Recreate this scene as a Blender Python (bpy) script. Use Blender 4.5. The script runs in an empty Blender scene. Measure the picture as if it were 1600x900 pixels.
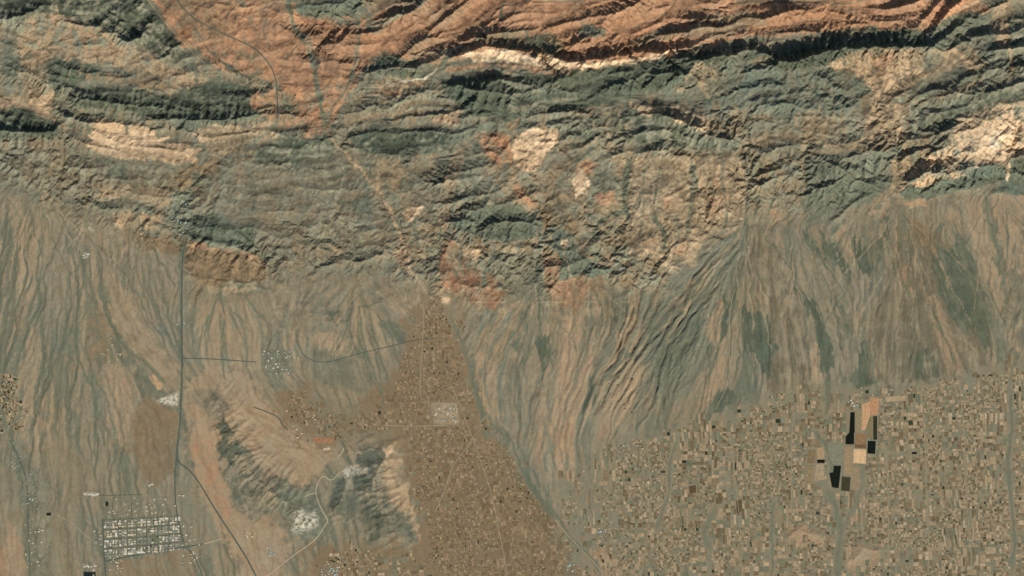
import bpy, math, heapq, random
import numpy as np

# ---------------------------------------------------------------- basics
# The map is laid out in map units: 1 unit = 15 m on the ground, x to the east, y to the south.
S = 15.0
F = np.float32
random.seed(11)
C = bpy.context.scene.collection


def wx(px): return (px - 800.0) * S
def wy(py): return (450.0 - py) * S


def lin(c):
    c = np.asarray(c, float) / 255.0
    return np.where(c <= 0.04045, c / 12.92, ((c + 0.055) / 1.055) ** 2.4)


GAIN = np.array([1.09, 1.06, 1.08])        # brightness of a flat sunlit white surface under this sun and sky


def alb(c): return lin(c) / GAIN


def hash2(ix, iy, seed):
    h = (ix.astype(np.int64) * 374761393 + iy.astype(np.int64) * 668265263 + seed * 974634777) & 0xFFFFFFFF
    h = ((h ^ (h >> 13)) * 1274126177) & 0xFFFFFFFF
    return (h ^ (h >> 16)) & 0xFFFF


_G = np.stack([np.cos(np.arange(64) * 2 * np.pi / 64), np.sin(np.arange(64) * 2 * np.pi / 64)], 1).astype(F)
_PERM = np.random.default_rng(3).integers(0, 64, (256, 256))


def perlin(x, y, seed=0):
    x = x + seed * 37.17
    y = y + seed * 91.73
    xi = np.floor(x).astype(np.int32); yi = np.floor(y).astype(np.int32)
    fx = (x - xi).astype(F); fy = (y - yi).astype(F)
    u = fx * fx * fx * (fx * (fx * 6 - 15) + 10); v = fy * fy * fy * (fy * (fy * 6 - 15) + 10)

    def g(a, b, dx, dy):
        k = _G[_PERM[(xi + a) & 255, (yi + b) & 255]]
        return k[..., 0] * dx + k[..., 1] * dy
    n0 = g(0, 0, fx, fy) * (1 - u) + g(1, 0, fx - 1, fy) * u
    n1 = g(0, 1, fx, fy - 1) * (1 - u) + g(1, 1, fx - 1, fy - 1) * u
    return (n0 * (1 - v) + n1 * v) * F(1.5)


def fbm(x, y, scale, octs=4, seed=0, gain=0.5):
    out = 0; a = 1.0; t = 0
    for o in range(octs):
        out = out + F(a) * perlin(x / scale, y / scale, seed + o * 5)
        t += a; a *= gain; scale *= 0.49
    return out / F(t)


def ridged(x, y, scale, octs=4, seed=0, gain=0.5):
    out = 0; a = 1.0; t = 0
    for o in range(octs):
        out = out + F(a) * (1 - np.abs(perlin(x / scale, y / scale, seed + o * 5)) * F(2))
        t += a; a *= gain; scale *= 0.49
    return out / F(t)


def sstep(a, b, v):
    t = np.clip((v - a) / (b - a), 0, 1)
    return t * t * (3 - 2 * t)


# ---------------------------------------------------------------- map grid
STEP = 1.25
X0, X1, Y0, Y1 = -200.0, 1800.0, -150.0, 1050.0
NX = int((X1 - X0) / STEP) + 1; NY = int((Y1 - Y0) / STEP) + 1
gx = (X0 + STEP * np.arange(NX)).astype(F); gy = (Y0 + STEP * np.arange(NY)).astype(F)
PX, PY = np.meshgrid(gx, gy)
# every traced outline is roughened by this wander, as real outcrops are
WX = PX + fbm(PX, PY, 22, 4, 1, 0.55) * F(7)
WY = PY + fbm(PX, PY, 22, 4, 2, 0.55) * F(7)


def window(pts, pad):
    p = np.asarray(pts, float)
    a = max(0, int((p[:, 0].min() - pad - X0) / STEP)); b = min(NX, int((p[:, 0].max() + pad - X0) / STEP) + 2)
    c = max(0, int((p[:, 1].min() - pad - Y0) / STEP)); d = min(NY, int((p[:, 1].max() + pad - Y0) / STEP) + 2)
    return slice(c, d), slice(a, b)


def seg_dist(x, y, pts):
    """distance to a polyline, the signed side of its nearest segment and the fraction along it"""
    best = np.full(x.shape, 1e9, F); side = np.zeros(x.shape, F); al = np.zeros(x.shape, F)
    n = len(pts) - 1
    for i in range(n):
        ax, ay = pts[i][:2]; bx, by = pts[i + 1][:2]
        dx, dy = bx - ax, by - ay
        L = dx * dx + dy * dy + 1e-9
        t = np.clip(((x - ax) * dx + (y - ay) * dy) / L, 0, 1)
        d = np.hypot(x - ax - t * dx, y - ay - t * dy)
        m = d < best
        best = np.where(m, d, best)
        side = np.where(m, np.sign(dx * (y - ay) - dy * (x - ax)), side)
        al = np.where(m, (i + t) / n, al)
    return best, side, al


def poly_sd(x, y, pts):
    """signed distance, positive inside"""
    d, _, _ = seg_dist(x, y, list(pts) + [pts[0]])
    ins = np.zeros(x.shape, bool)
    n = len(pts)
    for i in range(n):
        ax, ay = pts[i][:2]; bx, by = pts[(i + 1) % n][:2]
        if ay == by: continue
        ins ^= ((ay > y) != (by > y)) & (x < (bx - ax) * (y - ay) / (by - ay) + ax)
    return np.where(ins, d, -d)


def P(s): return [tuple(float(v) for v in q.split(',')) for q in s.split()]


# ---------------------------------------------------------------- directions: down the fans, along the strata
FLOW = """20,350,0,1 40,500,-.35,1 20,620,-.3,1 100,500,-.12,1 150,620,.05,1 150,420,.05,1 220,420,.3,1 235,550,.7,1 200,480,.7,1 180,440,.5,1 262,595,.7,1 330,500,0,1 400,500,.15,1
560,520,.4,1 500,470,.1,1 600,460,.2,1 750,560,-.4,1 790,480,-.7,1 770,640,.1,1 840,500,-.05,1 900,500,-.45,1 900,600,-.35,1 960,560,-.8,1 930,470,-.4,1 1000,500,-.8,1
1050,470,-.75,1 1080,420,-.8,1 1110,540,-.5,1 1060,600,-.3,1 1140,480,-.1,1 1200,540,.25,1 1210,440,.3,1 1280,420,.75,1 1300,500,.35,1 1330,400,.45,1 1420,420,.1,1 1360,470,-.5,1 1440,380,.5,1
1480,400,.85,1 1520,500,.5,1 1400,560,0,1 1480,560,.3,1 1580,500,-.4,1 1560,380,-.1,1 1530,350,.15,1 1590,330,.1,1 900,750,.15,1 1100,800,-.05,1 1300,700,0,1 1500,750,0,1
80,800,.1,1 250,700,.1,1 330,700,.25,1 440,680,.8,.6 650,760,.1,1 700,650,.15,1 600,620,.5,1 950,300,-.2,1 1080,300,.05,1 1170,300,0,1 860,300,-.7,1 500,80,-.1,1 400,50,.3,1 680,50,-1,.9 620,60,-.9,1 850,30,-.5,1"""
STRIKE = """50,30,1,.15 200,40,1,-.9 260,80,1,-.6 60,100,1,.7 120,170,1,.3 300,160,1,.1 220,220,1,.15 60,240,1,.2 350,300,1,.15 350,400,1,.15 500,300,1,-.1 550,420,1,-.45 450,240,1,-.1
620,40,1,-.5 540,90,1,.1 600,200,1,-.25 700,150,1,.1 650,280,1,-.4 780,300,1,-.6 780,350,1,.1 750,440,.5,1 700,20,1,-.7 800,90,1,.08 900,60,1,-.35 980,60,1,-.25 1100,40,1,-.15 950,130,1,-.25 850,180,1,-.05 1060,190,1,.4
1100,120,1,-.6 1000,220,1,-.3 1150,80,1,-.2 1250,80,1,-.2 1300,30,1,.1 1400,60,1,-.1 1470,60,.9,-1 1560,80,1,-.3 1300,160,1,.3 1400,150,1,-.7 1480,180,1,-.35 1550,210,1,-.5 1450,260,1,-.35 1560,270,1,-.1 1330,260,1,.25
1200,300,1,-.4 1300,320,1,-.5 1050,350,1,-.5 950,400,1,-.6 900,280,1,-.8 1150,230,1,-.1 370,720,.7,1 440,780,1,.6 580,740,.3,1 620,800,.5,1"""


def dirfield(txt, x, y, power=1.6):
    U = np.zeros(x.shape, F); V = np.zeros(x.shape, F)
    for q in txt.split():
        a, b, dx, dy = (float(v) for v in q.split(','))
        l = math.hypot(dx, dy)
        w = 1 / ((x - a) ** 2 + (y - b) ** 2 + 250) ** power
        U += (w * dx / l).astype(F) * F(1e5); V += (w * dy / l).astype(F) * F(1e5)
    l = np.hypot(U, V) + 1e-12
    return U / l, V / l


def upsample(a):
    """coarse grid (every second node) to the full grid, bilinear"""
    o = np.empty((NY, NX), F)
    a = a[:(NY + 1) // 2, :(NX + 1) // 2]
    o[::2, ::2] = a
    o[1::2, ::2] = (a[:-1] + a[1:]) / 2
    o[:, 1::2] = (o[:, :-2:2] + o[:, 2::2]) / 2
    return o


def norm(a):
    a = a - a.mean()
    return (a / (a.std() + 1e-9)).astype(F)


HX, HY = PX[::2, ::2], PY[::2, ::2]


def blur(a, n=1):
    for _ in range(n):
        b = np.pad(a, 1, mode='edge')
        a = (b[1:-1, :-2] + 2 * b[1:-1, 1:-1] + b[1:-1, 2:]) / 4
        b = np.pad(a, 1, mode='edge')
        a = (b[:-2, 1:-1] + 2 * b[1:-1, 1:-1] + b[2:, 1:-1]) / 4
    return a


def streaks(U, V, seed, n, pre):
    """noise smeared along a direction field: braided channels, bedding"""
    h, w = U.shape
    src = np.random.default_rng(seed).standard_normal((h, w)).astype(F)
    if pre: src = blur(src, pre)
    ii, jj = np.meshgrid(np.arange(h, dtype=F), np.arange(w, dtype=F), indexing='ij')
    acc = src.copy()
    for sgn in (1, -1):
        i = ii.copy(); j = jj.copy()
        for k in range(n):
            a = np.clip(i + .5, 0, h - 1).astype(np.int32); b = np.clip(j + .5, 0, w - 1).astype(np.int32)
            i += sgn * V[a, b]; j += sgn * U[a, b]
            a = np.clip(i + .5, 0, h - 1).astype(np.int32); b = np.clip(j + .5, 0, w - 1).astype(np.int32)
            acc += src[a, b] * F(1 - k / n)
    return norm(acc)


wob = fbm(HX, HY, 34, 3, 41)


def turned(U, V, a):
    c, s = np.cos(a), np.sin(a)
    return U * c - V * s, U * s + V * c


APEX = [(1403, 312, 180), (1242, 352, 110), (1163, 362, 150), (1562, 300, 130), (1478, 325, 60), (60, 288, 120), (215, 345, 90), (130, 350, 60), (345, 445, 70), (560, 455, 90), (840, 440, 90), (705, 385, 70), (922, 430, 80), (1330, 345, 60), (10, 300, 60)]
fu, fv = dirfield(FLOW, HX, HY)
for ax, ay, rch in APEX:
    dx, dy = HX - ax, HY - ay + 12
    d = np.hypot(dx, dy) + 1
    k = (2.6 * np.exp(-(d / rch) ** 2) * sstep(-.1, .45, dy / d)).astype(F)
    fu = fu + k * dx / d; fv = fv + k * dy / d
l = np.hypot(fu, fv); fu, fv = turned(fu / l, fv / l, wob * F(0.3))
su, sv = turned(*dirfield(STRIKE, HX, HY), wob * F(0.8))
ST_F = upsample(streaks(fu, fv, 5, 30, 0))          # fine braids
ST_M = upsample(streaks(fu, fv, 6, 42, 2))          # channels and bars
ST_L = upsample(streaks(fu, fv, 7, 55, 22))         # broad lobes
BED = upsample(streaks(su, sv, 8, 14, 1))           # strata
BEDL = upsample(streaks(su, sv, 9, 30, 8))
CRS = upsample(streaks(-sv, su, 10, 7, 1))          # gullies across the strata


def channels(U, V, n, steps, seed, x0, x1, y0, y1):
    """water let loose all over the plain follows the slope and the small unevenness, gathers, splits and rejoins"""
    r = np.random.default_rng(seed)
    acc = np.zeros(NY * NX, F)
    x = ((r.uniform(x0, x1, n) - X0) / STEP).astype(F); y = ((r.uniform(y0, y1, n) - Y0) / STEP).astype(F)
    for k in range(steps):
        i = np.clip(y + .5, 0, NY - 1).astype(np.int32); j = np.clip(x + .5, 0, NX - 1).astype(np.int32)
        m = i * NX + j
        if k > 4: acc += np.bincount(m, minlength=NY * NX).astype(F)
        x += U[i, j]; y += V[i, j]
    return acc.reshape(NY, NX)


FU, FV = upsample(fu), upsample(fv)
wander = 0.95 * perlin(PX / 13, PY / 21, 81) + 0.75 * perlin(PX / 6, PY / 9, 82) + 0.7 * perlin(PX / 34, PY / 50, 83) + .35 * perlin(PX / 3.2, PY / 4, 84)
CU, CV = turned(FU, FV, wander * F(0.5))
acc = channels(CU, CV, 150000, 200, 31, -100, 1700, 180, 1000) + channels(CU, CV, 22000, 160, 32, 220, 900, -60, 180)
CH = blur(np.log1p(acc), 1)
CH = norm(CH - blur(CH[::3, ::3], 6).repeat(3, 0).repeat(3, 1)[:NY, :NX]).clip(-2, 3.2)
wander = 0.8 * perlin(PX / 20, PY / 30, 85) + 0.5 * perlin(PX / 9, PY / 12, 86)
CU2, CV2 = turned(FU, FV, wander * F(0.55))
acc = channels(CU2, CV2, 60000, 330, 33, -100, 1700, 180, 1000)
CHL = blur(np.log1p(acc), 2)
CHL = norm(CHL - blur(CHL[::4, ::4], 10).repeat(4, 0).repeat(4, 1)[:NY, :NX]).clip(-2, 3.2)
del wander, CU, CV, CU2, CV2, acc
N_FINE = norm(fbm(PX, PY, 6, 3, 60))
N_MID = norm(fbm(PX, PY, 22, 4, 61))
N_BIG = norm(fbm(PX, PY, 90, 4, 62))
N_SPK = norm(fbm(PX, PY, 3.2, 2, 63))
TEX = {'n': 0.9 * N_MID + 0.4 * N_FINE + 0.1 * N_SPK, 'f': N_FINE * .7 + N_SPK * .6, 's': 0.5 * ST_M + 0.35 * ST_F + 0.4 * ST_L + 0.32 * CH + 0.36 * CHL + .25 * N_MID,
       'l': 0.9 * ST_L + 0.45 * ST_M + 0.15 * ST_F, 'b': 0.6 * BED + 0.6 * BEDL + 0.3 * N_MID + .2 * N_FINE, 'c': 0.55 * CRS + 0.3 * BED + 0.25 * BEDL + 0.45 * N_MID + .3 * N_FINE, 'm': N_MID}
for k in TEX: TEX[k] = norm(TEX[k])
# ---------------------------------------------------------------- what the ground is made of
COL = dict(
    tan=(155, 136, 109), tan2=(140, 127, 103), olv=(130, 118, 95), gry=(124, 120, 100), fang=(112, 110, 91), dkg=(93, 97, 79), wash=(106, 108, 89),
    org=(176, 132, 99), org2=(160, 123, 94), otan=(162, 137, 108), crm=(214, 180, 142), wht=(222, 192, 154), rockd=(100, 102, 84), rockk=(84, 88, 72), rock=(124, 120, 100),
    rockt=(142, 124, 98), ltan=(172, 145, 113), red=(145, 107, 81), brn=(130, 110, 84), brn2=(120, 101, 77), mud=(121, 109, 88), cone=(115, 106, 85), teal=(100, 105, 89), teal2=(120, 120, 101),
    white=(206, 194, 170), hillr=(104, 103, 86), hill2=(86, 89, 75), ftan=(142, 128, 104), fgry=(126, 120, 98), farm=(134, 114, 87), farm2=(126, 105, 79))

FRONT = P("-200,300 0,285 30,310 48,300 80,335 100,328 125,360 150,350 180,372 205,362 240,400 262,385 300,430 330,418 365,455 400,440 430,455 470,432 500,440 535,425 565,440 600,430 635,462 660,448 690,485 715,470 745,500 770,478 790,505 815,460 845,490 872,500 900,462 925,500 950,452 985,485 1010,455 1040,470 1070,410 1110,375 1160,345 1210,340 1250,342 1300,345 1350,325 1400,312 1450,315 1500,305 1545,298 1600,290 1800,285 1800,-150 -200,-150")
BASIN = P("215,-20 262,35 300,75 345,108 400,118 432,130 470,165 500,210 520,195 545,150 562,118 600,88 660,96 690,104 730,82 790,78 850,92 900,104 960,96 1010,92 1100,70 1200,56 1320,46 1440,44 1480,22 1510,-5 1540,-20")

# (outline, colour, second colour, texture, edge, share of second colour, opacity)
REGIONS = [
    # the alluvial plain, west to east
    (P("-200,240 300,380 640,420 640,920 640,1050 -200,1050"), 'ftan', 'fang', 's', 30, .5, 1),
    (P("0,300 60,310 75,400 60,520 110,640 60,760 0,640"), 'tan', 'fang', 's', 18, .62, .95),
    (P("95,360 150,380 170,460 210,560 270,610 220,640 160,600 120,500"), 'tan', 'fang', 's', 12, .62, .95),
    (P("170,440 215,470 262,560 285,600 255,606 215,560 180,500"), 'ftan', 'tan', 's', 6, .4, .9),
    (P("140,490 160,485 172,545 158,600 140,560"), 'fang', 'brn', 'n', 6, .4, .7),
    (P("160,570 205,575 215,640 195,700 165,660"), 'otan', 'tan2', 's', 8, .4, .8),
    (P("0,730 60,760 110,800 120,900 -10,920"), 'tan2', 'olv', 'l', 14, .4, .9),
    (P("0,880 10,800 40,860 50,920 0,920"), 'otan', 'org2', 'l', 8, .4, .8),
    (P("15,690 45,690 60,740 78,800 85,860 80,910 40,905 35,830 25,760"), 'wash', 'gry', 'n', 10, .5, .7),
    (P("60,740 85,740 110,790 130,790 130,730 100,680 75,690"), 'tan2', 'olv', 'l', 8, .5, .8),
    (P("206,640 230,622 276,650 276,744 240,760 218,752 204,700"), 'brn', 'farm', 'l', 8, .4, .85),
    (P("280,470 400,470 420,560 400,590 300,590"), 'tan', 'gry', 's', 14, .5, .9),
    (P("292,600 330,570 390,585 430,640 480,690 520,690 520,720 470,770 430,800 455,850 440,920 395,920 340,830 300,760 290,680"), 'otan', 'tan', 'n', 9, .4, .95),
    (P("300,680 330,690 345,740 368,790 352,810 320,770 302,730"), 'otan', 'org2', 'n', 8, .35, .9),
    (P("275,730 300,740 340,830 330,870 290,860 270,800"), 'tan2', 'gry', 'n', 6, .5, .7),
    (P("400,452 460,452 500,480 500,560 460,600 400,590 390,500"), 'tan', 'gry', 's', 12, .5, .8),
    (P("480,480 530,485 540,530 490,540"), 'rock', 'olv', 'n', 9, .5, .8),
    (P("500,530 560,560 600,600 560,620 480,600 470,560"), 'fang', 'tan2', 's', 10, .45, .8),
    (P("555,470 600,490 620,520 600,560 560,550 540,500"), 'tan', 'fang', 's', 10, .45, .9),
    (P("585,500 620,505 640,535 610,530"), 'fang', 'dkg', 'l', 6, .4, .8),
    (P("485,520 520,515 546,535 530,562 495,550"), 'ltan', 'tan2', 's', 6, .4, .7), (P("503,480 532,484 534,500 510,500"), 'rockd', 'olv', 'n', 5, .4, .9), (P("440,482 478,490 476,520 445,514"), 'rock', 'mud', 'n', 8, .5, .8), (P("424,470 444,462 440,500 424,505"), 'tan', 'ftan', 's', 6, .4, .7),
    (P("712,466 746,480 740,498 715,486"), 'wash', 'ltan', 'n', 5, .4, .8), (P("545,455 590,440 600,455 560,470"), 'rock', 'rockd', 's', 6, .5, .8), (P("430,605 450,600 452,620 432,622"), 'rock', 'olv', 'n', 5, .5, .8),
    (P("610,455 660,460 662,490 625,500 606,480"), 'ltan', 'tan2', 'n', 8, .4, .8),
    # farmland in the middle
    (P("430,630 470,600 540,640 600,600 628,545 640,480 690,462 715,500 735,580 755,660 800,720 850,790 885,850 940,915 940,1050 480,1050 480,860 640,845 650,790 630,700 560,685 500,700 440,660"), 'farm', 'farm2', 'n', 22, .5, .9),
    (P("660,700 740,690 800,760 860,850 900,915 720,915 670,800"), 'farm2', 'brn', 'n', 30, .45, .7),
    (P("690,500 720,520 735,580 715,590 695,550"), 'org2', 'brn', 'n', 14, .5, .35), (P("640,560 670,540 680,600 650,640"), 'olv', 'brn', 'n', 14, .5, .5), (P("700,700 760,720 790,790 740,800"), 'brn', 'brn2', 'n', 18, .5, .5), (P("805,735 830,760 870,815 900,860 870,862 835,820 812,775"), 'brn2', 'dkg', 'n', 8, .45, .8), (P("730,840 800,830 850,900 760,905"), 'olv', 'brn', 'n', 16, .5, .45), (P("745,690 775,680 780,720 755,725"), 'org2', 'farm', 'n', 8, .5, .5),
    (P("480,615 560,640 620,660 600,690 500,680 470,650"), 'fgry', 'gry', 'n', 14, .5, .5),
    # the fans in the east
    (P("690,470 830,440 1000,440 1100,370 1250,335 1420,300 1800,280 1800,1050 930,1050 860,810 760,660 720,540"), 'ftan', 'fang', 's', 14, .6, 1),
    (P("740,480 790,460 815,520 790,600 800,680 770,660 745,580"), 'teal2', 'otan', 's', 8, .5, .9),
    (P("850,500 930,480 960,560 930,660 900,740 850,760 820,700 840,600"), 'otan', 'gry', 's', 14, .5, .9),
    (P("880,480 920,500 900,570 880,640 860,680 845,640 868,560"), 'otan', 'ftan', 's', 8, .35, .7),
    (P("940,450 1020,450 990,540 950,600 915,640 925,560"), 'fang', 'dkg', 's', 8, .5, .9),
    (P("930,520 990,490 1010,520 960,560 935,600 925,580"), 'gry', 'otan', 's', 6, .35, .8),
    (P("935,605 985,565 1010,575 985,640 960,680 930,700"), 'otan', 'ftan', 's', 8, .45, .9),
    (P("1000,470 1080,400 1150,350 1165,380 1140,460 1120,560 1080,620 1030,640 1010,560"), 'gry', 'fang', 's', 10, .55, .95),
    (P("1020,470 1090,430 1110,460 1085,550 1040,580 1010,540"), 'fang', 'dkg', 's', 10, .5, .6),
    (P("1085,600 1125,540 1150,560 1138,600 1090,650"), 'otan', 'fang', 's', 8, .45, .8),
    (P("1100,510 1118,470 1138,455 1134,560 1120,560"), 'otan', 'fang', 's', 5, .3, .85),
    (P("1165,350 1200,345 1215,360 1240,440 1280,540 1275,620 1200,620 1180,500 1160,440"), 'cone', 'ftan', 's', 8, .45, .95),
    (P("1270,530 1283,545 1285,600 1266,600"), 'otan', 'tan', 's', 4, .3, .9),
    (P("1255,380 1320,440 1350,540 1330,590 1300,560 1290,500 1262,440"), 'gry', 'ftan', 's', 8, .55, .9),
    (P("1400,310 1420,330 1470,370 1500,430 1535,520 1540,590 1480,600 1380,600 1340,590 1345,540 1375,460 1395,380"), 'cone', 'ftan', 's', 6, .28, 1),
    (P("1410,325 1450,350 1500,400 1520,440 1480,430 1450,400"), 'brn', 'cone', 's', 6, .4, .9),
    (P("1440,450 1470,470 1500,540 1510,590 1480,590 1460,520"), 'otan', 'cone', 's', 6, .45, .85), (P("1400,420 1420,440 1410,520 1390,590 1360,590 1385,500"), 'ftan', 'cone', 's', 6, .4, .85), (P("1405,400 1420,420 1424,455 1414,450"), 'org2', 'otan', 's', 3, .4, .8),
    (P("1455,400 1480,392 1500,372 1518,392 1532,440 1546,500 1548,560 1520,520 1490,500 1462,450"), 'dkg', 'fang', 's', 5, .2, 1),
    (P("1502,305 1550,300 1600,296 1660,296 1660,600 1600,560 1562,520 1550,470 1530,410 1508,352"), 'otan', 'gry', 's', 8, .5, .9),
    (P("1510,345 1530,325 1545,345 1558,420 1548,440 1532,410"), 'tan', 'otan', 's', 4, .3, .95),
    (P("1560,370 1576,340 1596,330 1592,400 1575,430"), 'tan', 'otan', 's', 4, .3, .95),
    (P("1540,310 1554,330 1575,420 1566,440 1552,400 1538,340"), 'wash', 'fang', 's', 4, .4, .7),
    (P("1560,440 1590,400 1610,390 1610,560 1580,540"), 'fang', 'otan', 's', 6, .4, .9),
    (P("1305,362 1319,346 1331,388 1352,412 1354,440 1338,425 1318,400"), 'otan', 'tan', 's', 3, .25, 1),
    (P("1372,365 1384,322 1388,345 1376,366"), 'org', 'otan', 's', 3, .3, .95),
    (P("1472,332 1490,322 1499,345 1505,364 1486,356"), 'otan', 'ftan', 's', 4, .3, .9),
    (P("1252,348 1278,352 1312,388 1338,438 1345,455 1318,430 1290,402 1256,378"), 'dkg', 'fang', 's', 3, .2, 1),
    (P("1325,358 1345,372 1364,398 1386,322 1394,350 1382,400 1360,432 1345,432 1332,396"), 'dkg', 'cone', 's', 3, .2, 1),
    (P("1405,318 1418,318 1424,345 1430,400 1412,420 1402,370"), 'fang', 'brn', 's', 4, .4, .8),
    (P("1150,446 1158,470 1180,486 1200,505 1212,545 1208,600 1190,580 1180,562 1160,520 1150,480"), 'dkg', 'dkg', 's', 2, .3, 1),
    (P("1126,460 1136,445 1138,520 1134,556 1128,520"), 'dkg', 'dkg', 's', 3, .3, 1),
    (P("1243,452 1272,470 1284,488 1290,520 1304,540 1304,580 1284,575 1278,520 1260,488"), 'dkg', 'dkg', 's', 3, .3, 1),
    (P("1300,460 1320,480 1332,520 1326,540 1312,500"), 'dkg', 'fang', 's', 4, .3, .8),
    (P("1338,532 1356,530 1362,580 1376,605 1376,622 1330,625 1325,600 1338,580"), 'dkg', 'wash', 's', 3, .4, 1),
    (P("1420,550 1450,540 1475,580 1470,605 1425,600"), 'dkg', 'ftan', 's', 8, .45, .8),
    (P("1098,655 1122,612 1136,601 1142,604 1150,622 1132,640 1120,650"), 'dkg', 'fang', 's', 3, .3, 1),
    (P("836,532 850,521 861,524 857,552 848,576 838,556"), 'dkg', 'teal', 's', 2.5, .3, 1),
    (P("800,540 814,526 818,536 808,548"), 'teal', 'dkg', 's', 3, .3, .9),
    (P("905,500 928,488 930,510 915,540 895,560"), 'fang', 'wash', 's', 5, .4, .8),
    # farmland in the east
    (P("990,680 1090,665 1160,640 1230,612 1290,598 1390,605 1450,598 1540,575 1620,555 1620,1050 930,1050 880,830 870,760"), 'ftan', 'fgry', 'n', 12, .5, .85),
    (P("1225,830 1245,815 1275,830 1300,845 1290,860 1250,850"), 'otan', 'org2', 'l', 8, .4, .7),
    (P("1320,860 1350,845 1380,870 1360,895 1325,890"), 'otan', 'org2', 'l', 8, .4, .7),
    (P("1545,820 1570,805 1570,840 1550,850"), 'otan', 'tan', 'n', 6, .4, .7),
    (P("925,860 950,850 965,890 945,905"), 'org2', 'otan', 'n', 6, .4, .7),
    # the ranges: everything north of the mountain front
    (FRONT, 'rock', 'rockt', 's', 70, .45, 1),
    (P("300,205 420,200 560,210 640,240 690,300 690,440 420,440 300,400 0,300 0,240"), 'rock', 'mud', 'n', 14, .5, .95),
    (P("-10,235 110,245 240,262 350,290 420,300 300,330 200,300 90,300 -10,290"), 'mud', 'rock', 'n', 8, .5, .9),
    (P("0,60 30,60 25,170 0,170"), 'rock', 'rockd', 'b', 8, .5, .9),
    (P("-30,-30 220,-30 245,20 285,62 296,95 262,92 225,78 190,50 150,42 100,38 80,20 30,34 -30,34"), 'rockk', 'rock', 'c', 5, .3, 1),
    (P("24,70 40,34 90,16 130,36 165,46 195,72 238,82 270,104 300,112 330,128 300,140 262,146 225,118 170,104 120,98 75,100 40,120"), 'ltan', 'rock', 'c', 6, .36, 1),
    (P("76,92 118,96 165,112 160,124 110,130 95,160 80,140"), 'rockd', 'dkg', 'n', 5, .4, .95),
    (P("-10,160 25,150 60,160 85,140 88,175 100,182 70,184 40,168 -10,168"), 'otan', 'ltan', 'n', 6, .4, .9),
    (P("120,112 170,120 230,118 262,140 250,145 190,128 150,130"), 'rockt', 'brn', 'c', 5, .4, .9),
    (P("104,152 140,133 200,142 255,150 292,140 330,124 360,126 398,140 412,175 380,192 320,196 250,192 180,172 118,172"), 'rockk', 'rockd', 'c', 5, .4, 1),
    (P("-10,168 40,166 62,180 100,200 90,214 40,212 -10,220"), 'rockk', 'rockd', 'b', 5, .35, 1),
    (P("140,168 172,170 180,184 150,186"), 'teal2', 'rock', 'n', 4, .5, .8),
    (P("250,186 340,180 350,196 300,206 262,198"), 'teal2', 'rockd', 'n', 5, .5, .9),
    (P("126,210 160,192 205,198 262,214 312,234 302,248 262,250 200,246 150,236"), 'crm', 'ltan', 'b', 6, .6, 1),
    (P("300,200 420,195 432,215 380,245 330,240"), 'rockt', 'ltan', 'b', 8, .4, .8),
    (P("170,260 200,255 200,280 172,280"), 'rockd', 'rock', 'n', 4, .4, .9),
    (P("150,290 200,285 260,295 262,320 200,325 150,315"), 'ltan', 'rockt', 'b', 8, .5, .8),
    (P("150,312 190,310 240,322 240,334 190,334 140,326"), 'rock', 'rockd', 'n', 5, .4, .8),
    (P("155,335 250,335 248,362 200,360"), 'rockt', 'ltan', 's', 8, .4, .8),
    (P("200,355 235,368 285,378 283,396 230,396 205,376"), 'brn2', 'brn', 's', 5, .4, .9),
    (P("288,380 330,388 410,404 420,430 400,452 330,448 288,420"), 'brn2', 'brn', 's', 6, .45, .9),
    (P("296,378 340,388 400,398 400,404 340,394 296,386"), 'org2', 'ltan', 'n', 3, .4, .8),
    (P("298,338 330,330 360,345 372,356 398,350 402,388 350,384 300,378 290,356"), 'rockk', 'rockd', 'n', 5, .5, 1),
    (P("270,270 300,255 330,250 345,262 310,285 280,300"), 'rockd', 'brn', 'n', 6, .5, .8),
    (P("345,370 362,360 374,385 368,392"), 'teal2', 'teal', 'n', 3, .4, .7),
    (P("340,440 400,438 430,455 380,462 340,452"), 'rockd', 'rock', 'n', 5, .5, .8),
    (P("325,450 400,446 380,460 330,460"), 'ltan', 'tan', 'n', 5, .5, .6),
    (P("470,265 520,270 530,300 480,310"), 'mud', 'rock', 'n', 8, .5, .8),
    (P("565,255 620,252 640,285 600,300 575,285"), 'rockd', 'rockt', 's', 6, .5, .9),
    (P("500,340 560,350 560,380 510,370"), 'mud', 'rock', 'n', 8, .5, .7),
    (P("548,318 575,310 588,325 560,340"), 'teal2', 'rockd', 'n', 4, .4, .9),
    (P("400,225 450,210 520,215 545,235 520,250 440,258 400,258"), 'rockk', 'rock', 'b', 5, .35, 1),
    (P("390,150 430,140 470,160 500,205 480,212 430,190 400,175"), 'rockt', 'org2', 'n', 6, .5, .9),
    (P("438,140 452,145 458,172 442,170"), 'teal2', 'wash', 'n', 3, .4, .9),
    (P("540,205 600,190 690,196 720,215 690,240 640,250 560,238"), 'rockk', 'rock', 'b', 5, .4, 1),
    (P("560,140 620,135 660,150 700,155 690,180 600,190 545,200 530,190"), 'rockt', 'rock', 'b', 6, .5, .95),
    (P("580,128 640,118 668,118 664,140 590,142"), 'ltan', 'rockt', 'b', 5, .45, .9),
    (P("584,140 626,138 626,150 584,150"), 'org2', 'ltan', 'n', 3, .4, .7),
    (P("690,178 722,176 716,192 690,196 664,192"), 'org', 'ltan', 'b', 3, .5, .7),
    (P("625,335 650,318 662,322 646,345 636,344"), 'crm', 'ltan', 'n', 2.5, .4, .95),
    (P("690,125 740,112 800,120 830,116 930,112 1000,98 1080,82 1110,80 1150,90 1070,125 1010,156 985,160 880,172 800,190 740,180 700,150"), 'rockd', 'rockk', 'b', 6, .45, 1),
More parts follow.
